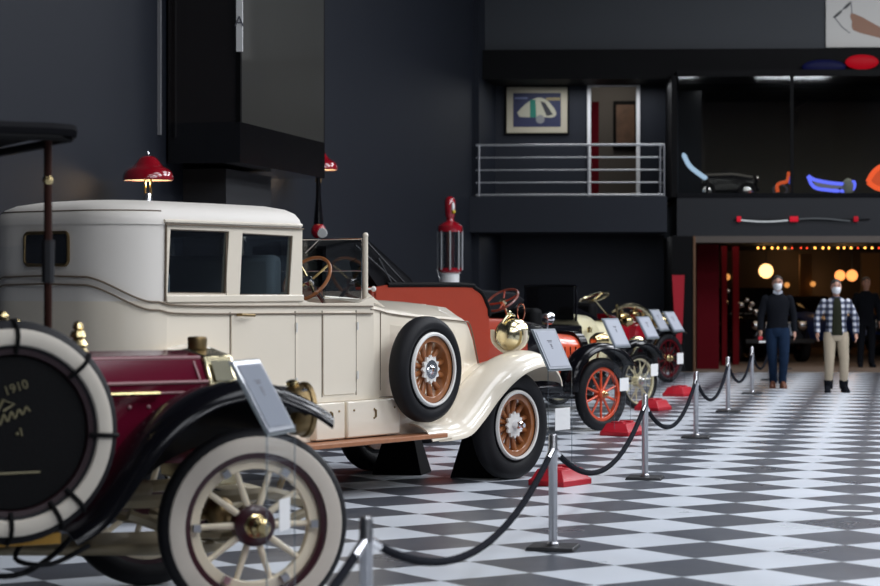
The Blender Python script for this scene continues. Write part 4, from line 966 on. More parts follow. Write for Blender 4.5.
# =====================================================================  SIGN STANDS
def stand(px0, px1, Y, ytop, ybot, lean, base_px, lab, card=None, phi=54, base=True, label=''):
    """panel faces n; width direction (cos phi, sin phi) in the view frame"""
    f = Vector((math.cos(R(phi)), math.sin(R(phi)))); n = Vector((f.y, -f.x))
    cx = (px0+px1)/2
    o = empty('sign_stand', Gd(cx, Y), R(phi)+A, lab, 'sign')
    # local: x along width, y = -n
    w = (px1-px0)*Y/FPX/max(.25, abs(f.x - (cx-440)/FPX*f.y))
    w = min(max(w, .22), .46)
    zb = CH-(ybot-HZ)*Y/FPX; zt_ = CH-(ytop-HZ)*Y/FPX
    ln = lean*Y/FPX/n.x     # backwards shift of the top
    def Q(x, k, off=0): # k 0 bottom..1 top
        nn = Vector((0, -(zt_-zb), -ln)).normalized() if True else 0
        p = Vector((x, ln*k, zb + (zt_-zb)*k)); nr = Vector((0, -(zt_-zb), ln)).normalized(); return p + nr*off
    def pan(x0, x1, k0, k1, o0, th): return MB().plate([(x0, k0), (x1, k0), (x1, k1), (x0, k1)], [], lambda a, b_, t: Q(a, b_, o0+t), th)
    pan(-w/2, w/2, 0, 1, 0, .008).build('panel', 'signglass', o)
    pan(-w/2-.015, w/2+.015, -.04, 1.03, -.006, .005).build('backing', 'sign_edge', o)
    t_ = pan(-w/2+.025, w/2-.025, .06, .95, .009, .002).build('printed_sheet', 'shadedpaper' if Y < 12 else 'paper', o)
    for k, (a, b_) in enumerate(((.70, .34), (.665, .26), (.60, .14), (.57, .10), (.54, .14), (.50, .1))):
        pan(-(w/2-.06)*b_, (w/2-.06)*b_, a, a+.018, .0115, .001).build('text_line', 'ink', t_)
    for s in (1, -1):
        MB().box((s*(w/2+.012), 0, (zb+.02)/2+.04), (.005, .008, zb-.06)).build('upright', 'acrylic_edge', o)
    MB().box((0, .012, (zb+.06)/2+.03), (w, .004, zb-.06)).build('acrylic_sheet', 'acrylic', o)
    if card:
        c0, c1 = card; z0_ = CH-(c1-HZ)*Y/FPX; z1_ = CH-(c0-HZ)*Y/FPX
        MB().box((0.03, -.006, (z0_+z1_)/2), (.14 if Y < 12 else .22, .003, z1_-z0_)).build('card', 'white', o)
    if base:
        bw, bh = .42, .14
        b_ = MB(); b_.loft([[Vector((x, y, z)) for x, y in ((-bw/2*kx, -.17*ky), (bw/2*kx, -.17*ky), (bw/2*kx, .17*ky), (-bw/2*kx, .17*ky))] for z, kx, ky in ((0, 1, 1), (.045, 1, 1), (.06, .9, .9), (.13, .74, .7), (.135, .70, .6))])
        b_.box((-.10, 0, .14), (.08, .14, .025)); b_.box((.10, 0, .14), (.08, .14, .025))
        b_.build('base', 'redp', o, bevel=.006)
    return o
M['sign_edge'] = mat('sign_edge', (.13, .15, .16), .6, spec=.2)
M['milky'] = thin_glass('pump_glass', (.6, .62, .64), .16, .15)
M['acrylic_edge'] = thin_glass('acrylic_edge', (.8, .83, .85), .12, .1)
stand(268, 294, 9.9, 362, 431, 37, 0, 'clear acrylic sign stand in front of the maroon car wheel', (499, 531), phi=74)
stand(549, 571, 17.75, 330, 369, 16, 0, 'sign stand on red base right of the cream limousine front wheel', (408, 430))
stand(615, 630, 23.6, 319, 346.5, 12, 0, 'sign stand on red base overlapping the orange spoked wheel', (378, 391), phi=60)
stand(647, 659, 28.3, 317, 338, 10, 0, 'sign stand on red base beside the cream wire wheel', (364, 376), phi=60)
stand(660, 669, 34.0, 310, 330, 10, 0, 'darker sign stand between its neighbours at the far end', None, phi=60, base=False)
stand(674, 684, 31.9, 312, 331, 10, 0, 'last sign stand in the row, next to the red banner', (353, 364), phi=60)
# =====================================================================  PETROL PUMPS
def lamp_pump(px, Y, zshade, w, lab, full=True):
    o = empty('lamp_pump', Gd(px, Y), 0, lab, 'petrol pump')
    r = w/2
    MB().lathe([(r*.97, 0), (r, .01), (r*.99, .045), (r*.93, .085), (r*.8, .115), (r*.62, .135), (r*.5, .17), (r*.36, .22), (r*.2, .245), (0, .25), (0, .245), (r*.2, .24), (r*.34, .215), (r*.48, .165), (r*.6, .128), (r*.78, .108), (r*.9, .08), (r*.96, .04), (r*.96, .0)], c=(0, 0, zshade), n=48).build('lamp_shade', 'red', o)
    MB().lathe([(r*.955, .004), (r*.88, .078), (r*.76, .104), (r*.58, .124), (r*.44, .16), (0, .2)], c=(0, 0, zshade), n=48).build('shade_lining', 'white', o)
    MB().lathe([(0, .25), (.016, .25), (.016, .275), (.01, .285), (.012, .30), (0, .305)], c=(0, 0, zshade), n=12).build('finial', 'chrome', o)
    MB().ball((0, 0, zshade+.06), .05, 12).build('bulb', emis('warm_bulb', (1, .75, .42), 4), o)
    MB().tube([(-.03, 0, zshade+.1), (-.03, 0, zshade-.16)], .012).tube([(.03, 0, zshade+.1), (.03, 0, zshade-.16)], .012).build('lamp_stem', 'oldbrass', o)
    pl_ = point(Gd(px, Y) + Vector((0, 0, zshade-.03)), 4.5, (1, .66, .3), .03)
    if full == 1:
        MB().lathe([(0, -.13), (.035, -.13), (.05, -.2), (.06, -.3), (.05, -.36), (0, -.36)], c=(0, 0, zshade), n=16).build('neck', 'chrome', o)
        MB().lathe([(.2, 0), (.2, .1), (.17, .13), (.16, zshade-1.0), (.1, zshade-.5), (.04, zshade-.3), (0, zshade-.3)], c=(0, 0, 0), n=24).build('pump_body', 'red', o)
    else:
        zb = CH-(231-HZ)*Y/FPX
        MB().tube([(0, 0, zshade-.1), (0, 0, zb+.45), (0, 0, zb+.09)], [.03, .034, .065], 12).build('neck', 'black', o)
        MB().ball((0, 0, zb), .10, 20, (1, 1, 1.1)).build('pump_head', 'red', o)
        MB().lathe([(0, -.012), (.06, -.012), (.065, 0), (0, 0)], c=(.075, -.085, zb-.03), axis='Y', n=20).build('dial', 'white', o)
        MB().lathe([(.2, 0), (.2, .1), (.15, .13), (.12, zb-.16), (0, zb-.16)], n=24).build('pump_body', 'black', o)
        MB().tube([(.12, 0, zb-.14), (.5, .0, zb-.42)], .02).build('nozzle', 'steel', o)
lamp_pump(148, 22.0, CH+104.5/FPX*22.0, .51, 'petrol pump with glowing red mushroom lampshade behind the cream roof', 1)
lamp_pump(318.5, 28.6, CH+115*28.6/FPX, .50, 'petrol pump with red lampshade half hidden by the showcase', 2)
Y = 33.0; o = empty('glass_petrol_pump', Gd(450, Y), 0, 'tall red petrol pump with glass cylinder behind the orange-red car', 'petrol pump')
def zz_(py): return CH-(py-HZ)*Y/FPX
r = 12.2*Y/FPX
MB().lathe([(0, 0), (.26, 0), (.26, .12), (.2, .16), (.14, .2), (.14, zz_(274)), (.17, zz_(273)), (0, zz_(273))], n=28).build('pedestal', 'white', o)
MB().lathe([(0, zz_(274)), (.13, zz_(274)), (r*.95, zz_(271)), (r*.95, zz_(268)), (0, zz_(268))], n=28).build('lower_collar', 'red', o)
MB().lathe([(r*.9, zz_(268)), (r*.9, zz_(232)), (r*.88, zz_(232)), (r*.88, zz_(268))], n=32, closed=True).build('glass_cylinder', 'milky', o)
MB().tube([(0, 0, zz_(270)), (0, 0, zz_(230))], .07, 12).build('inner_tube', 'red', o)
for k in range(8): MB().tube([(r*math.cos(k*PI/4+.2), r*math.sin(k*PI/4+.2), zz_(270)), (r*math.cos(k*PI/4+.2), r*math.sin(k*PI/4+.2), zz_(231))], .013, 6).build('guard_rod', 'aluminium', o)
MB().lathe([(0, zz_(232)), (r*1.0, zz_(232)), (r*1.04, zz_(230)), (r*1.02, zz_(226)), (r*.7, zz_(223)), (r*.35, zz_(221)), (r*.3, zz_(218)), (0, zz_(218))], n=28).build('dome_cap', 'red', o)
hd = MB().loft([[Vector((x, y, z)) for x, y in [(.075*k*math.cos(t), .11*k*math.sin(t)) for t in [2*PI*j/16 for j in range(16)]]] for z, k in ((zz_(220), .5), (zz_(216), .95), (zz_(208), 1.1), (zz_(201), 1.1), (zz_(198), .85), (zz_(196.3), .4))]).build('pump_head', 'red', o)
MB().ball((.06, -.07, zz_(207)), .055, 12, (.5, .8, 1.4)).build('side_dial', 'white', hd)
MB().ball((.075, -.085, zz_(212)), .03, 10).build('yellow_mark', mat('yellow_enamel', (.6, .45, .02), .4), hd)
MB().tube([(-.2, 0, zz_(269)), (-.14, -.02, zz_(282)), (-.12, 0, zz_(287))], .018).build('pump_handle', 'steel', o)
fa_begin()
# banner
a0, a1 = on_y(672, 275, 40.9), on_y(684.5, 275, 40.9); b0 = on_y(676, 330, 40.9)
MB().plate([(a0.x, a0.z), (a1.x, a1.z), (a1.x-.02, b0.z+.4), (a1.x-.05, b0.z-.25), (b0.x+.02, b0.z-.3), (a0.x+.04, b0.z+.3)], [], lambda x, z, t: Vector((x, 40.93-t, z)), .03).build('hanging_banner', 'redcloth', None, label='red cloth banner hanging on the black jamb left of the portal', cat='banner')
# =====================================================================  GALLERY OBJECTS
def neon(name, c, s): return emis(name, c, s)
yg = 42.2
def gq(px, py): return on_y(px, py, yg)
def gal(name, lab, cat, pts, r, m, closed=False, fill=None):
    e0 = gq(*pts[0]); o = empty(name, (e0.x, yg, zg0), 0, lab, cat)
    P3 = spline([gq(*p)-Vector((e0.x, yg, zg0)) for p in pts], 4)
    MB().tube(P3, r, 8, closed=closed).build('tube', m, o)
    return o, e0
o, e0 = gal('neon_sign', 'pale blue glowing curved fin behind gallery glass, far left', 'neon sign', [(683, 153), (689, 165), (698, 173), (707, 179)], [.015]+[.045]*11+[.02], neon('ice_neon', (.5, .72, 1), 1.3))
MB().tube([gq(707, 179)-Vector((e0.x, yg, zg0)), (gq(707, 179)-Vector((e0.x, yg, zg0)))*1 - Vector((0, 0, gq(707, 179).z-zg0-.07))], .03).build('stand', 'iron', o)
o, e0 = gal('neon_boat_sign', 'blue glowing boat shaped sign behind the gallery glass', 'neon sign', [(808, 176), (815, 180), (830, 183), (846, 184), (854, 182), (853, 189), (845, 191), (828, 190), (814, 187), (808, 176)], .035, neon('blue_neon', (.12, .16, 1), 2.2))
MB().plate([tuple(x for x in (gq(*p).x-e0.x, gq(*p).z-zg0)) for p in ((812, 180), (830, 184), (850, 185), (849, 190), (830, 189), (816, 186))], [], lambda x, z, t: Vector((x, .02-t, z)), .03).build('panel', neon('lilac_panel', (.4, .42, .6), .5), o)
MB().ball(gq(848, 187)-Vector((e0.x, yg-.0, zg0)), .12, 12, (1, .5, 1.4)).build('figure', mat('pale_figure', (.5, .55, .5), .5), o)
MB().tube([(.6, 0, 0.07), (.6, 0, gq(820, 188).z-zg0)], .03).build('stand', 'iron', o)
o, e0 = gal('neon_rider_sign', 'small orange and blue glowing rider figure by the gallery mullion', 'neon sign', [(778, 192), (777, 186), (781, 183), (787, 181), (789, 172)], .035, neon('orange_neon', (1, .16, .05), .9))
MB().tube([gq(x, y)-Vector((e0.x, yg, zg0)) for x, y in ((790, 176), (790, 184))], .03).build('blue_tube', neon('blue_neon_dim', (.1, .15, .8), .7), o)
MB().tube([gq(780, 190) + Vector((.13*math.cos(t*PI/8), 0, .1*math.sin(t*PI/8)))-Vector((e0.x, yg, zg0)) for t in range(16)], .02, 6, closed=True).build('wheel_ring', mat('dim_grey', (.2, .2, .25), .4), o)
o, e0 = gal('neon_blob_sign', 'bright orange glowing shape at the right edge behind the gallery glass', 'neon sign', [(868, 182), (874, 172), (884, 166), (900, 170), (905, 188), (880, 189), (868, 182)], .05, neon('orange_neon2', (1, .13, .04), 1.6))
MB().plate([(gq(*p).x-e0.x, gq(*p).z-zg0) for p in ((868, 182), (874, 173), (884, 167), (900, 171), (905, 188), (880, 189))], [], lambda x, z, t: Vector((x, .02-t, z)), .04).build('panel', neon('orange_panel', (1, .14, .05), 1.0), o)
MB().box((.8, 0, .13), (.1, .1, .2)).build('stand', 'iron', o)
# red and blue soffit reflections, built as glowing ellipsoids
for px, py, c_, s_, lb, w_ in ((862, 62, (1, .01, .03), .26, 'red reflection under the dark band, made to glow', .32), (824, 67, (.03, .04, .3), .05, 'dim blue reflection under the dark band, made to glow', .42)):
    q0 = on_y(px, py, 41.5); MB().ball((0, 0, 0), 1, 20, (w_, .06, .14)).build('strip_light', neon('strip_'+str(px), c_, s_), None, bevel=.04, label=lb, cat='light').location = q0  # glowing stand-ins for the soffit reflections, no real strip lights
q0 = on_y(737, 219.5, 40.93)  # wavy neon reflection, built as glowing tubes
o = empty('wave_reflection', q0, 0, 'long wavy white reflection with red ends below the gallery, made to glow', 'neon sign')
def wv(px, py): return on_y(px, py, 40.93)-q0
for x0_, x1_, m_, r_ in ((740, 791, neon('white_reflection', (.8, .85, .9), .55), .015), (799, 852, neon('dim_reflection', (.3, .33, .36), .2), .014)):
    MB().tube([wv(x, 220 + 1.6*math.sin((x-740)/16)) for x in range(x0_, x1_, 3)], r_, 6).build('tube', m_, o)
for px, s_ in ((739, 1), (794, 1), (856, .6)): MB().tube([wv(px-(4 if px == 794 else 2), 219), wv(px+(4 if px == 794 else 2), 219)], .05, 8).build('reflection_end', neon('red_reflection_%d' % px, (1, .02, .05), .5*s_), o)
MB().box((1.2, .05, -.0), (2.5, .03, .02)).build('backing_bar', 'dark', o)
fa_end()
# =====================================================================  SIMPLE CARS beyond
def far_car(name, loc, rz, m, lab, Ln=4.0, h=1.45, chrome_front=True):
    o = empty(name, loc, rz, lab, 'car'); w = .78
    sec = lambda u, w_, z0, z1: [V(u, a, z) for a, z in ((w_, z0), (w_, z1-.15), (w_-.1, z1), (-w_+.1, z1), (-w_, z1-.15), (-w_, z0))]
    MB().loft([sec(-Ln*.5, w*.8, .4, .75), sec(-Ln*.45, w, .35, .95), sec(Ln*.1, w, .35, 1.0), sec(Ln*.44, w*.9, .35, .9), sec(Ln*.5, w*.7, .4, .7)]).build('body', m, o, bevel=.03)
    MB().loft([sec(-Ln*.36, w*.8, .95, 1.0), sec(-Ln*.28, w*.85, .95, h), sec(0, w*.85, .95, h), sec(Ln*.12, w*.8, .95, 1.02)]).build('cabin', 'gloss_black', o, bevel=.03)
    for u_ in (Ln*.33, -Ln*.31):
        for s in (1, -1):
            t = MB().lathe([(.2, -.09), (.32, -.09), (.34, -.05), (.34, .05), (.32, .09), (.2, .09)], axis='Y', n=28, closed=True).build('wheel', 'rubber', o); t.location = V(u_, s*.74, .34)
            MB().lathe([(0, -.07), (.1, -.08), (.2, -.06), (.2, .06), (0, .06)], axis='Y', n=24).build('hub_cap', 'chrome', t)
    for s in (1, -1): MB().ball(V(Ln*.5, s*.5, .78), .11, 14, (.7, 1, 1)).build('headlight', 'chrome', o)
    MB().box(V(Ln*.5+.05, 0, .45), (.06, 1.5, .1)).build('bumper', 'iron', o, bevel=.02)
    if chrome_front: MB().box(V(Ln*.5-.02, 0, .7), (.06, .6, .3)).build('grille', 'chrome', o, bevel=.02)
    return o
g = Gd(747, 47.4); saloon = far_car('vintage_saloon', (g.x, g.y, 0), R(-68), 'black', 'dark vintage car with sparkling chrome behind the tall man', 4.2, 1.55)
g = Gd(812, 51); far_car('blue_car', (g.x, g.y, 0), R(-35), 'bluepaint', 'blue car inside the portal between the two walking men', 4.0, 1.35)
fa_begin()
g = on_y(735, 190, 44.2); far_car('sports_car', (g.x-.2, 44.4, zg0), R(0), 'black', 'low dark sports car displayed behind the gallery glass', 2.3, 1.0, False).scale = (.55, .6, .62)
fa_end()
# chrome balls on stalks, added for sparkle at the dark car's nose
for i, (px, py) in enumerate(((728, 291), (735, 302), (741, 305), (747, 300), (752, 304), (756, 312), (750, 309), (722, 322))):
    q0 = P(px, py, 45.2)
    q1 = Matrix.Rotation(-R(-68), 3, 'Z') @ (q0 - saloon.location)
    o = MB().ball(q1, .05 + .012*(i % 3), 12).tube([q1, q1 + Vector((-.45, 0, -.1))], .012, 6).build('chrome_sparkle', 'chrome', saloon)
# =====================================================================  PEOPLE
def skin_mesh(name, nodes, edges, root, m, sub=1):
    ks = list(nodes); me = bpy.data.meshes.new(name)
    me.from_pydata([nodes[k][0] for k in ks], [(ks.index(a), ks.index(b_)) for a, b_ in edges], [])
    o = bpy.data.objects.new(name+'_tmp', me); col.objects.link(o)
    o.modifiers.new('s', 'SKIN').use_smooth_shade = True
    for i, k in enumerate(ks):
        sv = me.skin_vertices[0].data[i]; r = nodes[k][1]; sv.radius = (r, r); sv.use_root = (k == root)
    s = o.modifiers.new('d', 'SUBSURF'); s.levels = sub; s.render_levels = sub
    dg = bpy.context.evaluated_depsgraph_get(); dg.update()
    me2 = bpy.data.meshes.new_from_object(o.evaluated_get(dg)); me2.name = name
    bpy.data.objects.remove(o)
    me2.materials.clear(); me2.materials.append(M[m])
    for p in me2.polygons: p.use_smooth = True
    o = bpy.data.objects.new(name, me2); col.objects.link(o); return o
def person(loc, rz, H, J, mats, label, hold=None, mask=True, cap=False, collar=False, openshirt=None, parts=True):
    """J: pose overrides; the figure faces -Y"""
    k = H/1.75
    p = dict(hip=(0, 0, .94), sp=(0, 0, 1.12), ch=(0, .0, 1.33), nk=(0, .01, 1.49), hb=(0, -.005, 1.575), hm=(0, -.01, 1.645), ht=(0, .0, 1.70))
    for s, S in ((1, 'l'), (-1, 'r')):
        p.update({'sh'+S: (s*.182, 0, 1.395), 'el'+S: (s*.245, .03, 1.14), 'wr'+S: (s*.255, -.05, .90), 'hp'+S: (s*.095, 0, .90), 'kn'+S: (s*.105, -.03, .50), 'an'+S: (s*.11, .02, .09), 'to'+S: (s*.13, -.15, .035), 'he'+S: (s*.11, .06, .04)})
    p.update(J); p = {a: Vector(b_)*k for a, b_ in p.items()}
    rad = dict(hip=.10, sp=.09, ch=.095, nk=.05, hb=.06, hm=.07, ht=.05, sh=.045, el=.038, wr=.028, hp=.08, kn=.05, an=.028, to=.017, he=.02)
    nodes = {a: (v, rad.get(a, rad.get(a[:2], .05))*k) for a, v in p.items()}
    ed = [('hip', 'sp'), ('sp', 'ch'), ('ch', 'nk'), ('nk', 'hb'), ('hb', 'hm'), ('hm', 'ht')]
    for S, s in (('l', 1), ('r', -1)):
        ed += [('ch', 'sh'+S), ('sh'+S, 'el'+S), ('el'+S, 'wr'+S), ('hip', 'hp'+S), ('hp'+S, 'kn'+S), ('kn'+S, 'an'+S), ('an'+S, 'to'+S), ('an'+S, 'he'+S)]
        d = (p['wr'+S]-p['el'+S]).normalized(); w = p['wr'+S]; f = Vector((0, -1, 0)); f = (f - d*f.dot(d)).normalized(); inw = Vector((-s, 0, 0))
        nodes['pa'+S] = (w + d*.05*k, .03*k); nodes['pb'+S] = (w + d*.085*k, .026*k); ed += [('wr'+S, 'pa'+S), ('pa'+S, 'pb'+S)]
        for i, (ofs, ln) in enumerate(((.030, .062), (.011, .07), (-.009, .066), (-.028, .052))):
            b0 = w + d*.088*k + f*ofs*k; m0 = b0 + d*ln*.5*k + inw*.006*k; e0 = b0 + d*ln*k*.93 + inw*.022*k
            nodes['f%d%sa' % (i, S)] = (b0 + d*.012*k, .0095*k); nodes['f%d%sb' % (i, S)] = (m0, .009*k); nodes['f%d%sc' % (i, S)] = (e0, .0075*k)
            ed += [('pb'+S, 'f%d%sa' % (i, S)), ('f%d%sa' % (i, S), 'f%d%sb' % (i, S)), ('f%d%sb' % (i, S), 'f%d%sc' % (i, S))]
        nodes['t'+S+'a'] = (w + d*.045*k + f*.032*k + inw*.01*k, .012*k); nodes['t'+S+'b'] = (w + d*.085*k + f*.048*k + inw*.02*k, .0095*k)
        ed += [('pa'+S, 't'+S+'a'), ('t'+S+'a', 't'+S+'b')]
    e = empty('person', loc, rz, label, 'person')
    b = skin_mesh('body', nodes, ed, 'hip', 'skin'); b.parent = e
    def ell(c, rx, ry, n=20, tw=0): return [Vector((c[0]+rx*k*math.cos(2*PI*i/n), c[1]+ry*k*math.sin(2*PI*i/n), c[2])) for i in range(n)]
    hm = p['hm']; turn = Matrix.Rotation(J.get('turn', (0,))[0] if 'turn' in J else 0, 3, 'Z')
    def hp(x, y, z): return hm + turn @ Vector((x, y, z))*k
    # head shaped over the skull
    MB().loft([[hp(rx*math.cos(t), ry*math.sin(t)+oy, z) for t in [2*PI*i/20 for i in range(20)]] for z, rx, ry, oy in ((-.125, .03, .035, -.04), (-.11, .048, .058, -.022), (-.07, .062, .082, -.01), (-.02, .073, .095, -.002), (.03, .077, .099, .002), (.07, .07, .09, .004), (.095, .045, .06, .006), (.105, .01, .02, .006))]).build('head', 'skin', b)
    MB().loft([[hp(rx*math.cos(t), oy+ry*math.sin(t), z) for t in [2*PI*i/20 for i in range(20)]] for z, rx, ry, oy in ((-.055, .066, .05, .055), (-.02, .08, .07, .04), (.02, .083, .085, .024), (.055, .082, .098, .008), (.085, .068, .085, .006), (.108, .04, .055, .006), (.118, .01, .015, .006))]).build('hair', 'hair', b)
    for s in (1, -1):
        MB().ball(hp(s*.077, .005, -.02), .022*k, 10, (.4, .7, 1.3)).build('ear', 'skin', b)
        MB().ball(hp(s*.03, -.09, .005), .011*k, 8).build('eye', 'ink', b)
        MB().ball(hp(s*.03, -.094, .024), .018*k, 8, (1.1, .4, .25)).build('eyebrow', 'hair', b)
    MB().loft([[hp(-.012, -.088, .0), hp(.012, -.088, .0), hp(0, -.1, .0)], [hp(-.017, -.088, -.04), hp(.017, -.088, -.04), hp(0, -.12, -.038)]]).build('nose', 'skin', b)
    if mask:
        MB().loft([[hp(rx*math.cos(t), oy+ry*math.sin(t), z) for t in [PI+PI*i/12 for i in range(13)]] + [hp((rx-.006)*math.cos(t), oy+(ry-.006)*math.sin(t), z) for t in [PI+PI*i/12 for i in reversed(range(13))]] for z, rx, ry, oy in ((-.01, .066, .118, .0), (-.035, .07, .128, .0), (-.07, .066, .118, -.0), (-.105, .052, .09, -.002), (-.125, .036, .06, -.01))]).build('face_mask', 'mask', e)
        for s in (1, -1): MB().tube([hp(s*.066, -.03, -.02), hp(s*.08, .01, -.01)], .003*k, 5).build('mask_loop', 'mask', e)
    # torso garment
    lo = mats.get('hem', .90)
    def torso(g=0.0, lo=lo, hi=1.49): 
        c = lambda z: (p['sp']*(1/k)).lerp(p['ch']*(1/k), (z-1.1)/.25)
        pr = [(lo, .172, .118), (lo+.06, .170, .120), (1.08, .158, .115), (1.22, .178, .122), (1.31, .205, .118), (1.365, .222, .104), (1.41, .20, .092), (1.445, .125, .082), (hi-.01, .075, .066), (hi, .062, .06)]
        return [ell((0, .0, z*k), rx+g, ry+g) for z, rx, ry in pr]
    tm = MB().loft(torso())
    for S in 'lr':
        a, c_, w = p['sh'+S], p['el'+S], p['wr'+S]
        tm.tube([a.lerp(p['ch'], .25), a, a.lerp(c_, .45), c_, c_.lerp(w, .5), w.lerp(c_, .02), w + (w-c_).normalized()*.012], [.062*k, .068*k, .066*k, .060*k, .054*k, .046*k, .044*k], 14).ball(a - Vector((0, 0, .008)), .07*k, 14)
    tm.build(mats['top_name'], mats['top'], e, ang=60)
    if openshirt:
        # inner shirt panel shown between the open fronts
        MB().loft([[Vector((x*k, -(ry+.012)*k*math.sqrt(max(0, 1-(x/rx)**2)), z*k)) for x in (-w_, -w_*.5, 0, w_*.5, w_)] + [Vector((x*k, -(ry-.01)*k*math.sqrt(max(0, 1-(x/rx)**2)), z*k)) for x in (w_, w_*.5, 0, -w_*.5, -w_)] for z, rx, ry, w_ in ((lo+.03, .172, .118, .085), (1.08, .158, .115, .075), (1.22, .17, .122, .07), (1.33, .185, .122, .06), (1.42, .16, .10, .05), (1.475, .10, .075, .035))]).build('t_shirt', openshirt, e, ang=60)
    if collar:
        for s in (1, -1): MB().plate([(0, 0), (.07, .03), (.06, .075), (0, .05)], [], lambda a, b_, t, s=s: Vector((s*(a+.005), -.075-t+.02*(a/.07), 1.455+b_))*k, .008).build('shirt_collar', mats.get('collar', 'white'), e)
    # trousers
    tr = MB().loft([ell((0, 0, z*k), rx, ry) for z, rx, ry in ((1.0, .155, .112), (.93, .168, .12), (.84, .175, .118), (.80, .16, .1))])
    for S, s in (('l', 1), ('r', -1)):
        h_, kn, an = p['hp'+S], p['kn'+S], p['an'+S]
        tr.tube([h_ + Vector((0, 0, .03)), h_.lerp(kn, .2), h_.lerp(kn, .55), kn, kn.lerp(an, .4), kn.lerp(an, .8), an + Vector((0, .0, .07 if mats.get('boot') else -.02))], [.097*k, .102*k, .09*k, .076*k, .070*k, .063*k, .062*k], 16)
    tr.build('trousers', mats['legs'], e, ang=60)
    for S in 'lr':
        an, to, he = p['an'+S], p['to'+S], p['he'+S]; d = (to-he); d.z = 0; L_ = d.length; d.normalize(); sd = Vector((-d.y, d.x, 0)); bz = min(to.z, he.z)-.035*k
        secs = []
        for t, w_, h0 in ((-.16, .026, .07), (-.08, .038, .1), (.15, .042, .125 if not mats.get('boot') else .17), (.45, .046, .115), (.8, .050, .088), (1.05, .042, .06), (1.18, .02, .03)):
            c = he + d*(L_*t); c.z = max(.0, bz) if True else 0
            secs.append([c - sd*w_*k, c - sd*w_*k*.95 + Vector((0, 0, h0*.6*k)), c - sd*w_*.5*k + Vector((0, 0, h0*k)), c + sd*w_*.5*k + Vector((0, 0, h0*k)), c + sd*w_*k*.95 + Vector((0, 0, h0*.6*k)), c + sd*w_*k])
        sh_ = MB().loft(secs); sh_.ball(he + d*(L_*.28) + Vector((0, 0, .045))*k, .052*k, 12, (1, 1.1, .8)); sh_.build('shoe', mats['shoe'], e)
        if mats.get('boot'): MB().tube([an + Vector((0, 0, -.04)), an + Vector((0, 0, .09))*k], [.064*k, .072*k], 14).build('boot_shaft', mats['shoe'], e)
    if hold: hold(e, p, k)
    return e
M['mask'] = mat('mask_cloth', (.8, .8, .82), .8)
# plaid
pm = bpy.data.materials.new('plaid_flannel'); pm.use_nodes = True; nt = pm.node_tree; b = nt.nodes['Principled BSDF']; b.inputs['Roughness'].default_value = .9
tc = nt.nodes.new('ShaderNodeTexCoord'); sx = nt.nodes.new('ShaderNodeSeparateXYZ'); nt.links.new(tc.outputs['Object'], sx.inputs[0])
def band(out, f, thr, ph=0.0):
    a = nt.nodes.new('ShaderNodeMath'); a.operation = 'MULTIPLY_ADD'; a.inputs[1].default_value = f; a.inputs[2].default_value = ph; nt.links.new(out, a.inputs[0])
    f_ = nt.nodes.new('ShaderNodeMath'); f_.operation = 'FRACT'; nt.links.new(a.outputs[0], f_.inputs[0])
    g_ = nt.nodes.new('ShaderNodeMath'); g_.operation = 'GREATER_THAN'; g_.inputs[1].default_value = thr; nt.links.new(f_.outputs[0], g_.inputs[0]); return g_.outputs[0]
h1, h2 = band(sx.outputs['X'], 11, .5, .3), band(sx.outputs['Z'], 11, .5)
ad_ = nt.nodes.new('ShaderNodeMath'); ad_.operation = 'ADD'; nt.links.new(h1, ad_.inputs[0]); nt.links.new(h2, ad_.inputs[1])
dv = nt.nodes.new('ShaderNodeMath'); dv.operation = 'MULTIPLY'; dv.inputs[1].default_value = .5; nt.links.new(ad_.outputs[0], dv.inputs[0])
rp_ = nt.nodes.new('ShaderNodeValToRGB'); rp_.color_ramp.interpolation = 'CONSTANT'
rp_.color_ramp.elements[0].color = (.5, .51, .55, 1); rp_.color_ramp.elements[1].position = .9; rp_.color_ramp.elements[1].color = (.012, .015, .03, 1)
e_ = rp_.color_ramp.elements.new(.4); e_.color = (.09, .1, .15, 1)
nt.links.new(dv.outputs[0], rp_.inputs[0]); nt.links.new(rp_.outputs[0], b.inputs['Base Color'])
M['plaid'] = pm
def hold1(e, p, k):
    w = p['wrr']; MB().box(w + Vector((-.01, -.05, -.13)), (.07, .05, .06)).build('held_red_pouch', 'redp', e, bevel=.01)
    MB().box(w + Vector((.02, -.07, -.185)), (.10, .03, .03)).build('held_paper', 'white', e)
J1 = dict(knl=(.09, -.10, .50), anl=(.065, -.10, .10), tol=(.08, -.26, .035), hel=(.065, -.06, .035), knr=(-.08, -.01, .49), anr=(-.055, .07, .11), tor=(-.09, -.08, .035), her=(-.055, .12, .04), turn=(-.35,), elr=(-.26, .0, 1.14), wrr=(-.27, -.06, .91), ell=(.25, .04, 1.14), wrl=(.26, -.02, .89))
turn1 = J1.pop('turn')
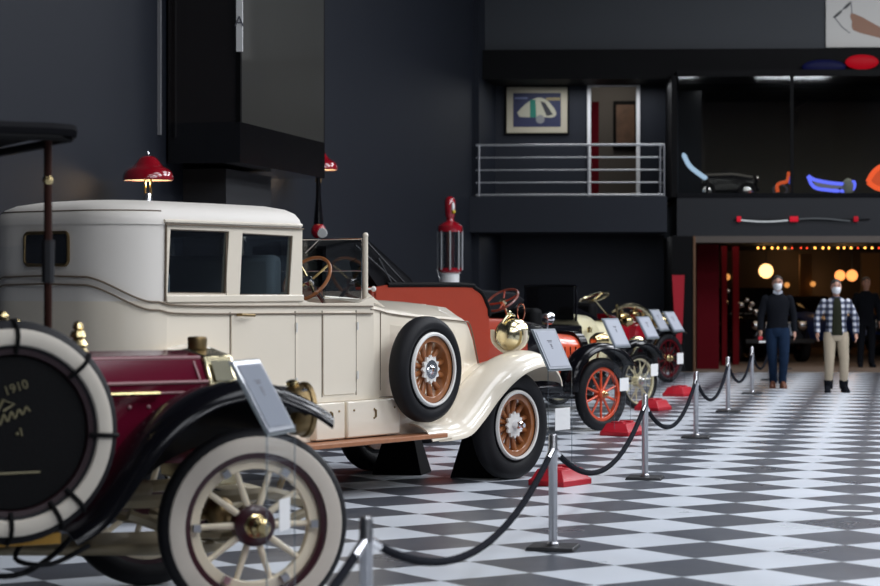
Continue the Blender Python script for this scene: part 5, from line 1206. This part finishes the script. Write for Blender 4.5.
def mk_person(loc, rz, H, J, turn, *a, **kw):
    J = dict(J); return person(loc, rz, H, J, *a, **kw)
g = Gd(777.5, 34.4)
person(g, A - .05, 1.75, J1, dict(top='black_cloth', top_name='pullover', legs='jeans', shoe='brownleather', hem=.93, collar='paper'), 'person in dark pullover and blue jeans walking in white face mask', hold=hold1, collar=True)
J2 = dict(knl=(.12, -.03, .50), anl=(.12, .01, .10), tol=(.15, -.16, .035), hel=(.12, .05, .035), knr=(-.11, -.05, .50), anr=(-.12, -.02, .10), tor=(-.16, -.18, .035), her=(-.12, .03, .035), ell=(.30, .02, 1.15), wrl=(.30, -.05, .92), elr=(-.29, .02, 1.15), wrr=(-.30, -.06, .93))
g = Gd(836, 33.0)
person(g, A - .02, 1.69, J2, dict(top='plaid', top_name='shirt', legs='khakicloth', shoe='black_cloth', hem=.86, boot=True), 'person in open black and white plaid shirt and khaki trousers', openshirt='olivecloth')
g = Gd(866, 43.0)
person(g, A, 1.76, dict(), dict(top='black_cloth', top_name='coat', legs='black_cloth', shoe='black_cloth', hem=.8), 'dim person in dark clothes standing in the portal behind plaid shirt', mask=False)

# =====================================================================  CAMERA + WORLD
cd = bpy.data.cameras.new('camera'); cam = bpy.data.objects.new('camera', cd); col.objects.link(cam)
cam.location = (0, 0, CH); cam.rotation_euler = (PI/2, 0, A)
cd.sensor_width = 36; cd.lens = 36*FPX/880; cd.shift_y = -(293-HZ)/880; cd.clip_end = 200
cd.dof.use_dof = True; cd.dof.focus_distance = 18.0; cd.dof.aperture_fstop = 2.9
sc.camera = cam
w = bpy.data.worlds.new('world'); sc.world = w; w.use_nodes = True
w.node_tree.nodes['Background'].inputs[0].default_value = (.6, .7, .85, 1); w.node_tree.nodes['Background'].inputs[1].default_value = .05
vs = sc.view_settings; vs.view_transform = 'Standard'; vs.look = 'None'; vs.gamma = 1; vs.use_curve_mapping = False; vs.exposure = EXPO
sc.cycles.use_denoising = True
sc.cycles.max_bounces = 8; sc.cycles.transparent_max_bounces = 24
